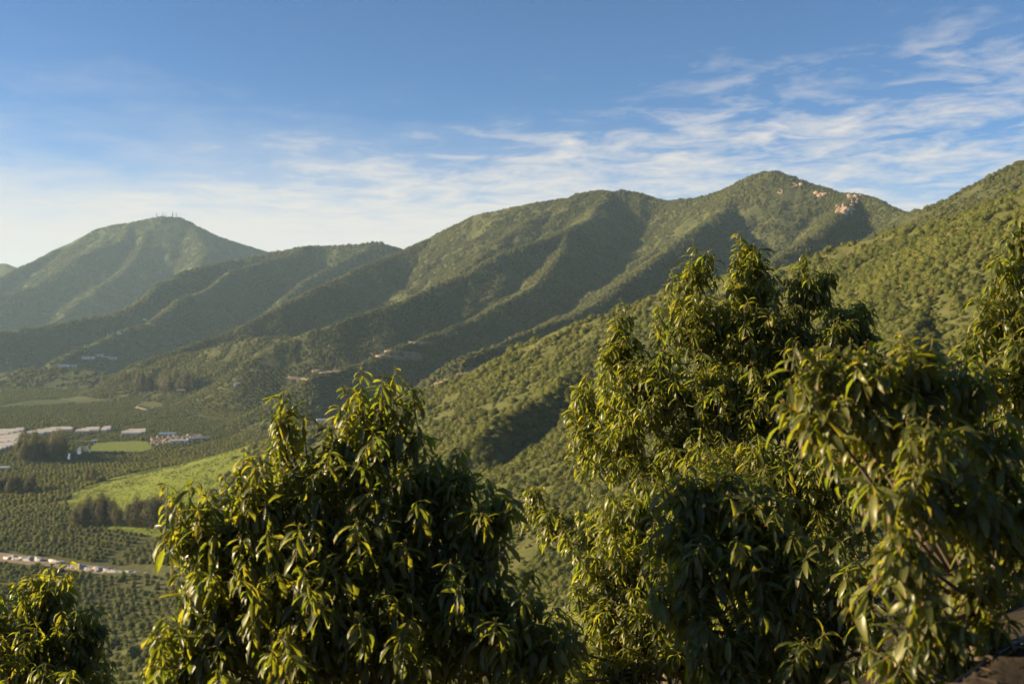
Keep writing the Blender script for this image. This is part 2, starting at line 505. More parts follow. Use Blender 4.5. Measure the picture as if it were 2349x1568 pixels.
def terrain(x, y):
    """Height and the kind of land at each point."""
    D = np.hypot(x, y)
    k = 0.0016 * D + 0.05
    h = np.full(x.shape, FLOOR - 400.0)
    lab = np.zeros(x.shape, int)
    best = np.full(x.shape, FLOOR + 3.0)
    dmin = np.full(x.shape, 1e9)
    wx = (fbm(x / 420, y / 420, 3, 5) - 0.5) * 110 * np.clip((D - 900) / 900, 0, 1)
    wy = (fbm(x / 330, y / 330, 3, 9) - 0.5) * 110 * np.clip((D - 900) / 900, 0, 1)
    # stray side gullies keep the flanks from being plain ramps
    for kind, slope, P in RP:
        mz = np.full(x.shape, -1e9)
        for i in range(len(P) - 1):
            a, b = P[i], P[i + 1]
            dx, dy = b[0] - a[0], b[1] - a[1]
            L2 = dx * dx + dy * dy
            t = np.clip(((x - a[0]) * dx + (y - a[1]) * dy) / L2, 0, 1)
            ex, ey = x - a[0] - t * dx, y - a[1] - t * dy
            d0 = np.hypot(ex, ey)
            f = np.clip(d0 / 150, 0, 1)
            dmin = np.minimum(dmin, d0)
            d = np.hypot(ex + wx * f, ey + wy * f)
            c = a[2] + (b[2] - a[2]) * t
            rr = 0.0035 * a[1] + 2
            dr = np.sqrt(d * d + rr * rr) - rr
            A = 2.0 * np.maximum(c - FLOOR, 1.0) + 40
            z = c - A * (1 - np.exp(-slope * dr / A))
            mz = np.maximum(mz, z)
        upd = mz > best
        lab[upd] = KINDS_T.index(kind)
        best = np.maximum(best, mz)
        h = smax(h, mz, k)
    h = smax(h, np.full(x.shape, FLOOR), 14.0)
    up = np.clip((h - FLOOR) / 120, 0, 1)
    far = np.clip((D - 900) / 700, 0, 1)
    ridged = 1 - np.abs(fbm(x / 230, y / 230, 4, 21) * 2 - 1) * 2
    rid2 = 1 - np.abs(fbm(x / 90, y / 90, 3, 25) * 2 - 1) * 2
    h = h + up * far * ((ridged * 6 - 3) + np.clip(dmin / 110, 0, 1) * (rid2 * 15 - 6))
    h = h + up * (1 - far) * (fbm(x / 55, y / 55, 4, 31) - 0.5) * 10
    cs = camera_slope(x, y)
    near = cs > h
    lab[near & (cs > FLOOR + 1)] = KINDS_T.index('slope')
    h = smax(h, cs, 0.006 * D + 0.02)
    h = h + np.clip(1 - D / 60, 0, 1) * (fbm(x * 1.7, y * 1.7, 4, 3) - 0.5) * 0.16
    return h, lab


azs = np.concatenate([np.linspace(-180, -36, 60, endpoint=False), np.linspace(-36, -29, 20, endpoint=False), np.linspace(-29, 29, 540, endpoint=False),
                      np.linspace(29, 36, 20, endpoint=False), np.linspace(36, 180, 60, endpoint=False)])
AZ = np.radians(azs)
RR = np.concatenate([np.geomspace(0.4, 380, 110, endpoint=False), np.linspace(380, 1000, 150, endpoint=False),
                     np.linspace(1000, 2700, 190, endpoint=False), np.linspace(2700, 5600, 150, endpoint=False), np.geomspace(5600, 9500, 14)])
GA, GR = np.meshgrid(AZ, RR, indexing='ij')
GX, GY = np.sin(GA) * GR, np.cos(GA) * GR
GH, GL = terrain(GX, GY)
# the upper end of the knoll is scrub like the hill it runs down from
GL[(GL == KINDS_T.index('knoll')) & (GX > -218 + (fbm(GX / 14, GY / 14, 3, 83) - 0.5) * 40)] = KINDS_T.index('near')
NA, NR = GX.shape
V = np.stack([GX, GY, GH], -1).reshape(-1, 3)
ii, jj = np.meshgrid(np.arange(NA), np.arange(NR - 1), indexing='ij')
i2 = (ii + 1) % NA
Q = np.stack([ii * NR + jj, i2 * NR + jj, i2 * NR + jj + 1, ii * NR + jj + 1], -1).reshape(-1, 4)[:, ::-1]
# majority label of each quad
QL = GL.reshape(-1)[Q].max(axis=1)
names = {'floor': ('valley_floor', M_FLOOR, 'broad flat valley floor planted with orchards'),
         'far': ('mountain', M_FAR, 'distant hazy mountain with radio masts on its rounded summit'),
         'mid': ('mountain', M_FAR, 'low dark ridge in front of the mast mountain'),
         'main': ('mountain', M_MOUNT, 'big green mountain with two rounded peaks and shaded gullies'),
         'right': ('mountain', M_MOUNT, 'steep mountain shoulder rising out of frame at the right edge'),
         'near': ('hill', M_HILL, 'near sunlit hillside covered in green scrub'),
         'knoll': ('hill', M_GRASS, 'low bright green grassy knoll above the orchards'),
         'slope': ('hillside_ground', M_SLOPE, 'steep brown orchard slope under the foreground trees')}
for k, nm in enumerate(KINDS_T):
    f = Q[QL == k]
    if not len(f):
        continue
    u, inv = np.unique(f, return_inverse=True)
    name, mat, lab = names[nm]
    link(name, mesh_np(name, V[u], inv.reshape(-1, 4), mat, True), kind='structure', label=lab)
# the little cap under the camera
cap = np.concatenate([[[0, 0, float(terrain(np.array([0.0]), np.array([0.0]))[0][0])]], V.reshape(NA, NR, 3)[:, 0]])
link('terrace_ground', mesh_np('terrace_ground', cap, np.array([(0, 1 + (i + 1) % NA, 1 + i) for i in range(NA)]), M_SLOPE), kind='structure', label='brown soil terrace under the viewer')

ELEV = GH / GR
CM = np.maximum.accumulate(ELEV, axis=1)


def lookup(x, y):
    """Height, land kind and (roughly) visibility of points, from the grid."""
    az = np.degrees(np.arctan2(x, y))
    r = np.hypot(x, y)
    fi = np.interp(az, azs, np.arange(NA))
    fj = np.interp(r, RR, np.arange(NR))
    i, j = np.clip(fi.astype(int), 0, NA - 2), np.clip(fj.astype(int), 0, NR - 2)
    a, b = fi - i, fj - j
    h = (GH[i, j] * (1 - a) + GH[i + 1, j] * a) * (1 - b) + (GH[i, j + 1] * (1 - a) + GH[i + 1, j + 1] * a) * b
    vis = (h + 4) / r >= CM[i, np.maximum(j - 1, 0)] - 0.006
    return h, GL[np.rint(fi).astype(int).clip(0, NA - 1), np.rint(fj).astype(int).clip(0, NR - 1)], vis


def hit(px, py, dmin=330.0):
    """Where the sight line through a pixel first meets the land beyond dmin."""
    d = at(px, py, 1.0)
    ys = np.geomspace(dmin, 6000, 1500)
    P = d[None, :] * ys[:, None]
    h, _, _ = lookup(P[:, 0], P[:, 1])
    k = np.nonzero(P[:, 2] <= h)[0]
    k = k[0] if len(k) else len(ys) - 1
    p = P[k].copy()
    p[2] = h[k]
    return p


def floor_pt(px, py, z=FLOOR):
    d = at(px, py, 1.0)
    return d * (z / d[2])


# ------------------------------------------------------------------ shapes of shrubs and far trees
def ico(sub):
    import bmesh
    bm = bmesh.new()
    bmesh.ops.create_icosphere(bm, subdivisions=sub, radius=1)
    V = np.array([v.co[:] for v in bm.verts])
    F = np.array([[v.index for v in f.verts] for f in bm.faces])
    bm.free()
    return V, F


ICO2, ICO1 = ico(2), ico(1)


def lump(V, seed, amp=0.25, f=1.7):
    r = np.random.default_rng(seed)
    C = r.normal(size=(9, 3))
    C /= np.linalg.norm(C, axis=1)[:, None]
    d = np.max(V @ C.T, axis=1)
    return V * (1 - amp + amp * 1.6 * np.clip(d, 0, 1)[:, None] ** 3)


def foliage_mesh(name, mat, seed, nleaf, size, sx=1.0, sz=0.8, column=False):
    r = np.random.default_rng(seed)
    V0, F0 = ICO2
    core = lump(V0, seed) * (0.6 if column else 0.78)
    d = r.normal(size=(nleaf, 3))
    d /= np.linalg.norm(d, axis=1)[:, None]
    P = lump(d, seed, 0.45 if column else 0.25) * r.uniform(0.6 if column else 0.78, 1.3 if column else 1.08, (nleaf, 1))
    nn = d + r.normal(size=(nleaf, 3)) * 0.32
    nn /= np.linalg.norm(nn, axis=1)[:, None]
    u = np.cross(nn, r.normal(size=(nleaf, 3)))
    u /= np.linalg.norm(u, axis=1)[:, None]
    w = np.cross(nn, u)
    s = size * r.uniform(0.6, 1.3, (nleaf, 1))
    q = np.stack([P + u * s, P + w * s * 0.7, P - u * s, P - w * s * 0.7], 1).reshape(-1, 3)
    VV = np.concatenate([core, q])
    if column:
        VV = VV * np.array((sx, sx, sz))
        tt = np.clip(VV[:, 2] / sz * 0.5 + 0.5, 0, 1)
        VV[:, :2] *= (1.1 - 0.75 * np.abs(tt[:, None] - 0.35))
        VV[:, 2] += sz
    else:
        VV = VV * np.array((sx, sx, sz))
        VV[:, 2] += sz * 0.75
    FQ = np.arange(nleaf * 4).reshape(-1, 4) + len(core)
    return mesh_np(name, VV, [F0, FQ], mat)


def proto_collection(name, meshes):
    c = bpy.data.collections.new(name)
    for i, me in enumerate(meshes):
        o = bpy.data.objects.new('%s_%02d' % (name, i), me)
        c.objects.link(o)
    return c


HILL_ME = [foliage_mesh('shrub_shape', F_HILL, s, 230, 0.17, 1.0, 0.85) for s in (1, 2, 3, 4, 5)]
MOUNT_ME = [foliage_mesh('scrub_shape', F_MOUNT, s, 120, 0.24, 1.0, 0.9) for s in (11, 12, 13, 14)]
ORCH_ME = [foliage_mesh('orchard_tree_crown', F_ORCH, s, 200, 0.17, 1.0, 0.95) for s in (21, 22, 23, 24)]
ROW_ME = [foliage_mesh('row_tree_crown', F_ROW, s, 160, 0.18, 1.0, 0.9) for s in (31, 32, 33)]
C_HILL = proto_collection('hill_scrub_shapes', HILL_ME)
C_MOUNT = proto_collection('mountain_scrub_shapes', MOUNT_ME)
C_ORCH = proto_collection('orchard_shapes', ORCH_ME)
C_ROW = proto_collection('row_shapes', ROW_ME)


def scatter(name, P, S, coll, label, nvar):
    """One mass of plants: instances of a few shapes on the given points."""
    n = len(P)
    me = bpy.data.meshes.new(name)
    me.vertices.add(n)
    me.vertices.foreach_set('co', np.asarray(P, np.float32).ravel())
    for k, t, v in (('scl', 'FLOAT_VECTOR', S), ('rot', 'FLOAT', rng.uniform(0, 6.28, n)), ('var', 'INT', rng.integers(0, nvar, n))):
        a = me.attributes.new(k, t, 'POINT')
        a.data.foreach_set('vector' if t == 'FLOAT_VECTOR' else 'value', np.asarray(v, np.int32 if t == 'INT' else np.float32).ravel())
    me.update()
    o = link(name, me, kind='stuff', label=label)
    ng = bpy.data.node_groups.new(name + '_scatter', 'GeometryNodeTree')
    ng.interface.new_socket('Geometry', in_out='INPUT', socket_type='NodeSocketGeometry')
    ng.interface.new_socket('Geometry', in_out='OUTPUT', socket_type='NodeSocketGeometry')
    gi, go = ng.nodes.new('NodeGroupInput'), ng.nodes.new('NodeGroupOutput')
    ip = ng.nodes.new('GeometryNodeInstanceOnPoints')
    ci = ng.nodes.new('GeometryNodeCollectionInfo')
    ci.inputs['Collection'].default_value = coll
    ci.inputs['Separate Children'].default_value = True
    ci.inputs['Reset Children'].default_value = True

    def attr(nm, dt):
        a = ng.nodes.new('GeometryNodeInputNamedAttribute')
        a.data_type = dt
        a.inputs['Name'].default_value = nm
        return a.outputs['Attribute']
    ng.links.new(gi.outputs[0], ip.inputs['Points'])
    ng.links.new(ci.outputs[0], ip.inputs['Instance'])
    ip.inputs['Pick Instance'].default_value = True
    ng.links.new(attr('var', 'INT'), ip.inputs['Instance Index'])
    cx = ng.nodes.new('ShaderNodeCombineXYZ')
    ng.links.new(attr('rot', 'FLOAT'), cx.inputs[2])
    ng.links.new(cx.outputs[0], ip.inputs['Rotation'])
    ng.links.new(attr('scl', 'FLOAT_VECTOR'), ip.inputs['Scale'])
    ng.links.new(ip.outputs[0], go.inputs[0])
    md = o.modifiers.new('scatter', 'NODES')
    md.node_group = ng
    return o


# ------------------------------------------------------------------ land use on the valley floor (image outlines -> ground outlines)
def z2(zx, zy):
    return zx / 4.2666, (850 + zy / 3.915) / 1.0898


def z3(zx, zy):
    return zx / 3.0569, (1150 + zy / 2.805) / 1.0898


def fpoly(pts, z=FLOOR):
    return np.array([floor_pt(px, py, z) for px, py in pts])


FIELD = fpoly([z2(930, 1000), z2(1440, 990), z2(1490, 1060), z2(1400, 1090), z2(860, 1105)])
STRIP = fpoly([z3(-300, 620), z3(0, 648), z3(300, 688), z3(700, 732), z3(1270, 808), z3(1160, 862), z3(500, 775), z3(0, 712), z3(-300, 680)])
YARD = fpoly([z2(1480, 962), z2(1960, 930), z2(2000, 960), z2(1900, 1000), z2(1480, 1040)])
HOUSES = [fpoly([z2(*p) for p in q]) for q in (
    [(-260, 925), (0, 902), (235, 884), (245, 903), (0, 955), (-260, 990)],
    [(-260, 1000), (0, 965), (235, 925), (190, 1000), (0, 1032), (-260, 1060)],
    [(-260, 1090), (0, 1042), (185, 1003), (165, 1045), (0, 1098), (-260, 1180)],
    [(255, 922), (520, 880), (700, 878), (725, 893), (540, 915), (330, 945)],
    [(735, 908), (880, 876), (975, 878), (960, 905), (740, 918)],
    [(990, 895), (1020, 872), (1090, 870), (1085, 890), (1010, 912)],
    [(1168, 930), (1290, 895), (1430, 890), (1425, 922), (1290, 942)])]
PONDS = [fpoly([z2(*p) for p in q]) for q in (
    [(655, 1165), (665, 1130), (668, 1112), (690, 1115), (680, 1140), (688, 1160), (672, 1170)],
    [(752, 1115), (760, 1070), (775, 1045), (800, 1045), (792, 1080), (800, 1105), (775, 1120)],
    [(836, 1045), (858, 1030), (872, 1040), (866, 1065), (890, 1090), (885, 1104), (872, 1098), (850, 1062)])]
RESV = fpoly([z2(1345, 655), z2(1445, 602), z2(1640, 596), z2(1560, 642), z2(1440, 686)])
MEADOW = fpoly([z2(0, 640), z2(300, 590), z2(900, 560), z2(1350, 520), z2(1700, 560), z2(1660, 590), z2(1300, 600), z2(900, 610), z2(400, 640), z2(0, 662)])
ROWS = fpoly([z2(-200, 1290), z2(300, 1235), z2(700, 1190), z2(1350, 1120), z2(1300, 1240), z2(1000, 1330), z2(700, 1420), z2(400, 1400), z2(-200, 1420)])
CLEAR = [FIELD, STRIP, YARD, RESV, MEADOW] + HOUSES + PONDS


def grow(poly, d):
    c = poly.mean(axis=0)
    v = poly - c
    L = np.linalg.norm(v[:, :2], axis=1)[:, None]
    return c + v * (1 + d / L)


def sheet(name, poly, z, mat, label, **kw):
    V = poly.copy()
    V[:, 2] = z
    me = bpy.data.meshes.new(name)
    me.from_pydata(V.tolist(), [], [tuple(range(len(V)))])
    me.update()
    if me.polygons[0].normal.z < 0:
        me.flip_normals()
    me.materials.append(mat)
    return link(name, me, kind='structure', label=label, **kw)


sheet('grass_field', FIELD, FLOOR + 0.35, M_GRASS, 'small flat bright green field beside the dark grove')
sheet('dirt_strip', STRIP, FLOOR + 0.35, M_DIRT, 'brown dirt strip running through the orchard')
sheet('storage_yard_ground', YARD, FLOOR + 0.35, M_DIRT, 'bare ground of the cluttered storage yard')
sheet('meadow', MEADOW, FLOOR + 0.35, terrain_mat('shaded_meadow', (0.075, 0.10, 0.03), (0.06, 0.085, 0.025), (0.12, 0.10, 0.06), 1.0, 0.0), 'flat green meadow in front of the far grove')  # meadow grass, a duller green than the bright field grass
for p, l in zip(PONDS, ('leftmost small bright pond beside the dark grove', 'middle of three small bright ponds beside the grove', 'curved bright pond at the edge of the green field')):
    sheet('pond', p, FLOOR + 0.5, M_WATER, l)

# ------------------------------------------------------------------ scrub on the hills
KI = {k: i for i, k in enumerate(KINDS_T)}


def sample(n, r0, r1, a0=-30.5, a1=30.5):
    a = np.radians(rng.uniform(a0, a1, n))
    r = np.sqrt(rng.uniform(r0 * r0, r1 * r1, n))
    return np.sin(a) * r, np.cos(a) * r


def clump(x, y, s, seed):
    return fbm(x / s, y / s, 3, seed)


def area(r0, r1):
    return 0.5 * math.radians(61) * (r1 * r1 - r0 * r0)


shrub_pts = None
RED = []                                              # bare banks on the near hill, filled below


def near_scrub():
    x, y = sample(int(area(230, 1000) / 3.2), 230, 1000)
    h, l, v = lookup(x, y)
    g = 0.55 * clump(x, y, 30, 41) + 0.65 * clump(x, y, 6, 47)
    keep = v & (l == KI['near']) & ((h > FLOOR + 38) | (y > 700)) & (g > 0.40 + 0.2 * rng.random(len(x)) + 0.09 * (clump(x, y, 40, 61) < 0.36))
    x, y, h, g = x[keep], y[keep], h[keep], g[keep]
    big = 1 + (0.5 + 0.5 * rng.random(len(x))) * (rng.random(len(x)) < 0.03 + 0.22 * (clump(x, y, 33, 67) > 0.56))
    r = big * (0.5 + 1.5 * np.clip((g - 0.42) * 2.4, 0, 1)) * np.clip(np.exp(rng.normal(-0.1, 0.38, len(x))), 0.4, 1.9)
    r = np.minimum(r, (0.0048 * y + 0.2) * rng.uniform(0.7, 1.0, len(x)))
    S = np.stack([r, r, r * rng.uniform(0.8, 1.25, len(x))], -1)
    return np.stack([x, y, h - 0.3 * r], -1), S


def mount_scrub(kinds, r0, r1, cell, rad, thr):
    x, y = sample(int(area(r0, r1) / cell), r0, r1)
    h, l, v = lookup(x, y)
    ok = np.zeros(len(x), bool)
    for k in kinds:
        ok |= l == KI[k]
    g = clump(x, y, 90, 51) * 0.45 + 0.55 * clump(x, y, 14, 57)
    keep = v & ok & (h > FLOOR + 4) & (g > thr + 0.15 * rng.random(len(x)))
    x, y, h, g = x[keep], y[keep], h[keep], g[keep]
    r = rad * (0.6 + 1.0 * np.clip((g - thr) * 2.0, 0, 1)) * np.clip(np.exp(rng.normal(0, 0.34, len(x))), 0.5, 1.6)
    S = np.stack([r, r, r * rng.uniform(0.8, 1.3, len(x))], -1)
    return np.stack([x, y, h - 0.25 * r], -1), S


NP, NS_ = near_scrub()
MP, MS = mount_scrub(('main', 'right'), 900, 2800, 8.5, 1.55, 0.33)
LP, LS = mount_scrub(('far', 'mid'), 1800, 5400, 26.0, 2.5, 0.36)
print('scrub', len(NP), len(MP), len(LP))

# ------------------------------------------------------------------ orchard on the floor, in rows
nseed = 90
SX, SY = sample(nseed, 380, 2300, -29, 24)
SANG = rng.choice(np.radians([-38, -30, 18, 52, 60]), nseed)
SROW = rng.random(nseed) < 0.28
SSIZE = rng.uniform(0.88, 1.22, nseed)


def blocks(x, y):
    d = np.hypot(x[:, None] - SX[None], (y[:, None] - SY[None]) * 0.75)
    o = np.argpartition(d, 1, axis=1)[:, :2]
    d0 = np.take_along_axis(d, o, 1)
    sw = d0[:, 0] > d0[:, 1]
    i = np.where(sw, o[:, 1], o[:, 0])
    k2 = np.where(sw, o[:, 0], o[:, 1])
    sd = np.hypot(SX[i] - SX[k2], (SY[i] - SY[k2]) * 0.75)
    return i, np.abs(d0[:, 0] ** 2 - d0[:, 1] ** 2) / (2 * sd + 1e-6)


OP, OS, RPTS, RS = [], [], [], []
for ang in np.unique(SANG):
    sp_a, sp_b = 4.4, 6.2
    u = np.arange(-2600, 2600, sp_a)
    w = np.arange(-2600, 2600, sp_b)
    # only the part of the lattice near the view
    U, W = np.meshgrid(u, w)
    x = (U * math.cos(ang) - W * math.sin(ang)).ravel()
    y = (U * math.sin(ang) + W * math.cos(ang)).ravel()
    m = (y > 330) & (y < 2500) & (x > -0.56 * y) & (x < 0.50 * y)
    x, y = x[m], y[m]
    x = x + rng.normal(0, 0.5, len(x))
    y = y + rng.normal(0, 0.5, len(y))
    h, l, v = lookup(x, y)
    m = v & ((l == KI['floor']) | ((h < FLOOR + 70) & (l == KI['main'])) | ((l == KI['slope']) & (h < -60)) | ((l == KI['near']) & (h < FLOOR + 42) & (y < 700)))
    x, y, h = x[m], y[m], h[m]
    if not len(x):
        continue
    i, edge_d = blocks(x, y)
    m = (SANG[i] == ang) & (edge_d > 3.0)
    x, y, h, i = x[m], y[m], h[m], i[m]
    m = np.ones(len(x), bool)
    for p in CLEAR:
        m &= ~inside(x, y, grow(p, 14.0 if any(p is q for q in PONDS + [RESV]) else 4.0))
    m &= rng.random(len(x)) > 0.08
    x, y, h, i = x[m], y[m], h[m], i[m]
    r = 1.65 * np.exp(rng.normal(0, 0.2, len(x))) * (0.8 + 0.4 * fbm(x / 60, y / 60, 2, 77)) * SSIZE[i]
    rowm = inside(x, y, ROWS) | (SROW[i] & (y > 750))
    P = np.stack([x, y, h - 0.3], -1)
    S = np.stack([r, r, r * rng.uniform(0.85, 1.15, len(x))], -1)
    OP.append(P[~rowm])
    OS.append(S[~rowm])
    RPTS.append(P[rowm])
    RS.append(S[rowm] * 0.9)
OP, OS, RPTS, RS = (np.concatenate(a) for a in (OP, OS, RPTS, RS))
print('orchard', len(OP), len(RPTS))

# ================================================================== foreground avocado trees
def leaf_variant(bend, fold, wave, width, seed):
    """A leaf along +X, blade facing +Z, tip bending down; unit length."""
    T = np.array([0, 0.11, 0.28, 0.48, 0.70, 0.89, 1.0])
    Wd = np.array([0.012, 0.016, 0.086, 0.118, 0.104, 0.052, 0.0]) * width
    th = -bend * T ** 1.2
    X = np.concatenate([[0], np.cumsum(np.cos((th[1:] + th[:-1]) / 2) * np.diff(T))])
    Z = np.concatenate([[0], np.cumsum(np.sin((th[1:] + th[:-1]) / 2) * np.diff(T))])
    V, uv = [], []
    for i in range(len(T)):
        nx, nz = -math.sin(th[i]), math.cos(th[i])
        wv = wave * math.sin(T[i] * 9 + seed) * (0.3 < T[i] < 0.97)
        for s in (-1, 0, 1):
            lift = (fold * Wd[i] + wv * Wd[i] * s) * abs(s)
            V.append((X[i] + nx * lift, s * Wd[i], Z[i] + nz * lift))
            uv.append((T[i], s, 0))
    F = []
    for i in range(len(T) - 1):
        for j in (0, 1):
            a = i * 3 + j
            F.append((a, a + 3, a + 4, a + 1))
    return np.array(V), np.array(F), np.array(uv)


LEAVES = [leaf_variant(b, f, w, wd, s) for b, f, w, wd, s in (
    (0.35, 0.25, 0.15, 0.95, 0), (0.7, 0.35, 0.25, 1.05, 1), (1.0, 0.3, 0.2, 0.9, 2), (1.35, 0.4, 0.3, 1.0, 3), (1.7, 0.45, 0.2, 0.85, 4), (0.9, 0.6, 0.35, 1.1, 5))]


def leaf_mat(name, base0, base1, trans, tipb):
    m, t, p = new_mat(name)
    a = N(t, 'ShaderNodeAttribute', attribute_name='luv')
    rn = N(t, 'ShaderNodeAttribute', attribute_name='lrnd')
    oi = N(t, 'ShaderNodeObjectInfo')
    s = N(t, 'ShaderNodeSeparateXYZ')
    t.links.new(a.outputs['Vector'], s.inputs[0])
    r = M(t, 'FRACT', M(t, 'ADD', rn.outputs['Fac'], oi.outputs['Random']))
    r2 = M(t, 'FRACT', M(t, 'MULTIPLY', r, 7.31))
    col = mixc(t, M(t, 'POWER', r, 1.6), base0, base1)
    tcn = N(t, 'ShaderNodeTexCoord')
    mott = noise(t, tcn.outputs['Object'], 30.0, 3, 0.6)
    col = mixc(t, M(t, 'MULTIPLY', smooth(t, mott, 0.35, 0.75), 0.35), col, tuple(v * 0.6 for v in base0))
    mid = M(t, 'SUBTRACT', 1.0, smooth(t, M(t, 'ABSOLUTE', s.outputs[1]), 0.03, 0.16))
    side = M(t, 'FRACT', M(t, 'ADD', M(t, 'MULTIPLY', s.outputs[0], 9.0), M(t, 'MULTIPLY', M(t, 'ABSOLUTE', s.outputs[1]), -1.2)))
    vein = M(t, 'MULTIPLY', M(t, 'SUBTRACT', 1.0, smooth(t, M(t, 'ABSOLUTE', M(t, 'SUBTRACT', side, 0.5)), 0.02, 0.14)), 0.25)
    vm = M(t, 'MAXIMUM', M(t, 'MULTIPLY', mid, 0.65), vein)
    col = mixc(t, vm, col, (0.22, 0.235, 0.055))
    tip = M(t, 'MULTIPLY', smooth(t, M(t, 'ADD', s.outputs[0], M(t, 'MULTIPLY', mott, 0.15)), 0.90, 1.02), smooth(t, r2, 1.0 - tipb, 1.0 - tipb + 0.1))
    brown = (0.27, 0.12, 0.06)
    col = mixc(t, tip, col, brown)
    t.links.new(col, p.inputs['Base Color'])
    rgh = M(t, 'ADD', 0.33, M(t, 'MULTIPLY', r2, 0.22))
    t.links.new(rgh, p.inputs['Roughness'])
    p.inputs['Specular IOR Level'].default_value = 0.5
    tr = N(t, 'ShaderNodeBsdfTranslucent')
    tcol = mixc(t, r2, (0.26, 0.36, 0.020), (0.58, 0.52, 0.03))
    tcol = mixc(t, vm, tcol, (0.30, 0.33, 0.04))
    tcol = mixc(t, tip, tcol, (0.3, 0.13, 0.05))
    t.links.new(tcol, tr.inputs[0])
    mx = N(t, 'ShaderNodeMixShader')
    mx.inputs[0].default_value = trans
    t.links.new(p.outputs[0], mx.inputs[1])
    t.links.new(tr.outputs[0], mx.inputs[2])
    t.links.new(mx.outputs[0], t.nodes['Material Output'].inputs['Surface'])
    return m


M_LEAF = leaf_mat('avocado_leaf', (0.030, 0.044, 0.012), (0.19, 0.195, 0.045), 0.46, 0.3)
M_LEAFB = leaf_mat('avocado_leaf_near', (0.032, 0.044, 0.013), (0.21, 0.205, 0.055), 0.45, 0.6)
M_BUD = plain('flower_buds', (0.30, 0.22, 0.07), 0.8, 0.35, 40.0)
M_FRUIT = plain('avocado_skin', (0.045, 0.06, 0.025), 0.45, 0.3, 30.0, bump=0.3)

COVER = np.zeros((int(1568 / 8) + 1, int(2349 / 8) + 1), np.float32)      # how much of the frame the foreground leaves fill
LEAF_MESH = {}


def leaf_meshes(mat):
    if mat.name not in LEAF_MESH:
        LEAF_MESH[mat.name] = [mesh_np('leaf', lv[0], lv[1], mat, True, {'luv': lv[2]}) for lv in LEAVES]
    return LEAF_MESH[mat.name]


def unit(v):
    return v / (np.linalg.norm(v, axis=-1, keepdims=True) + 1e-9)


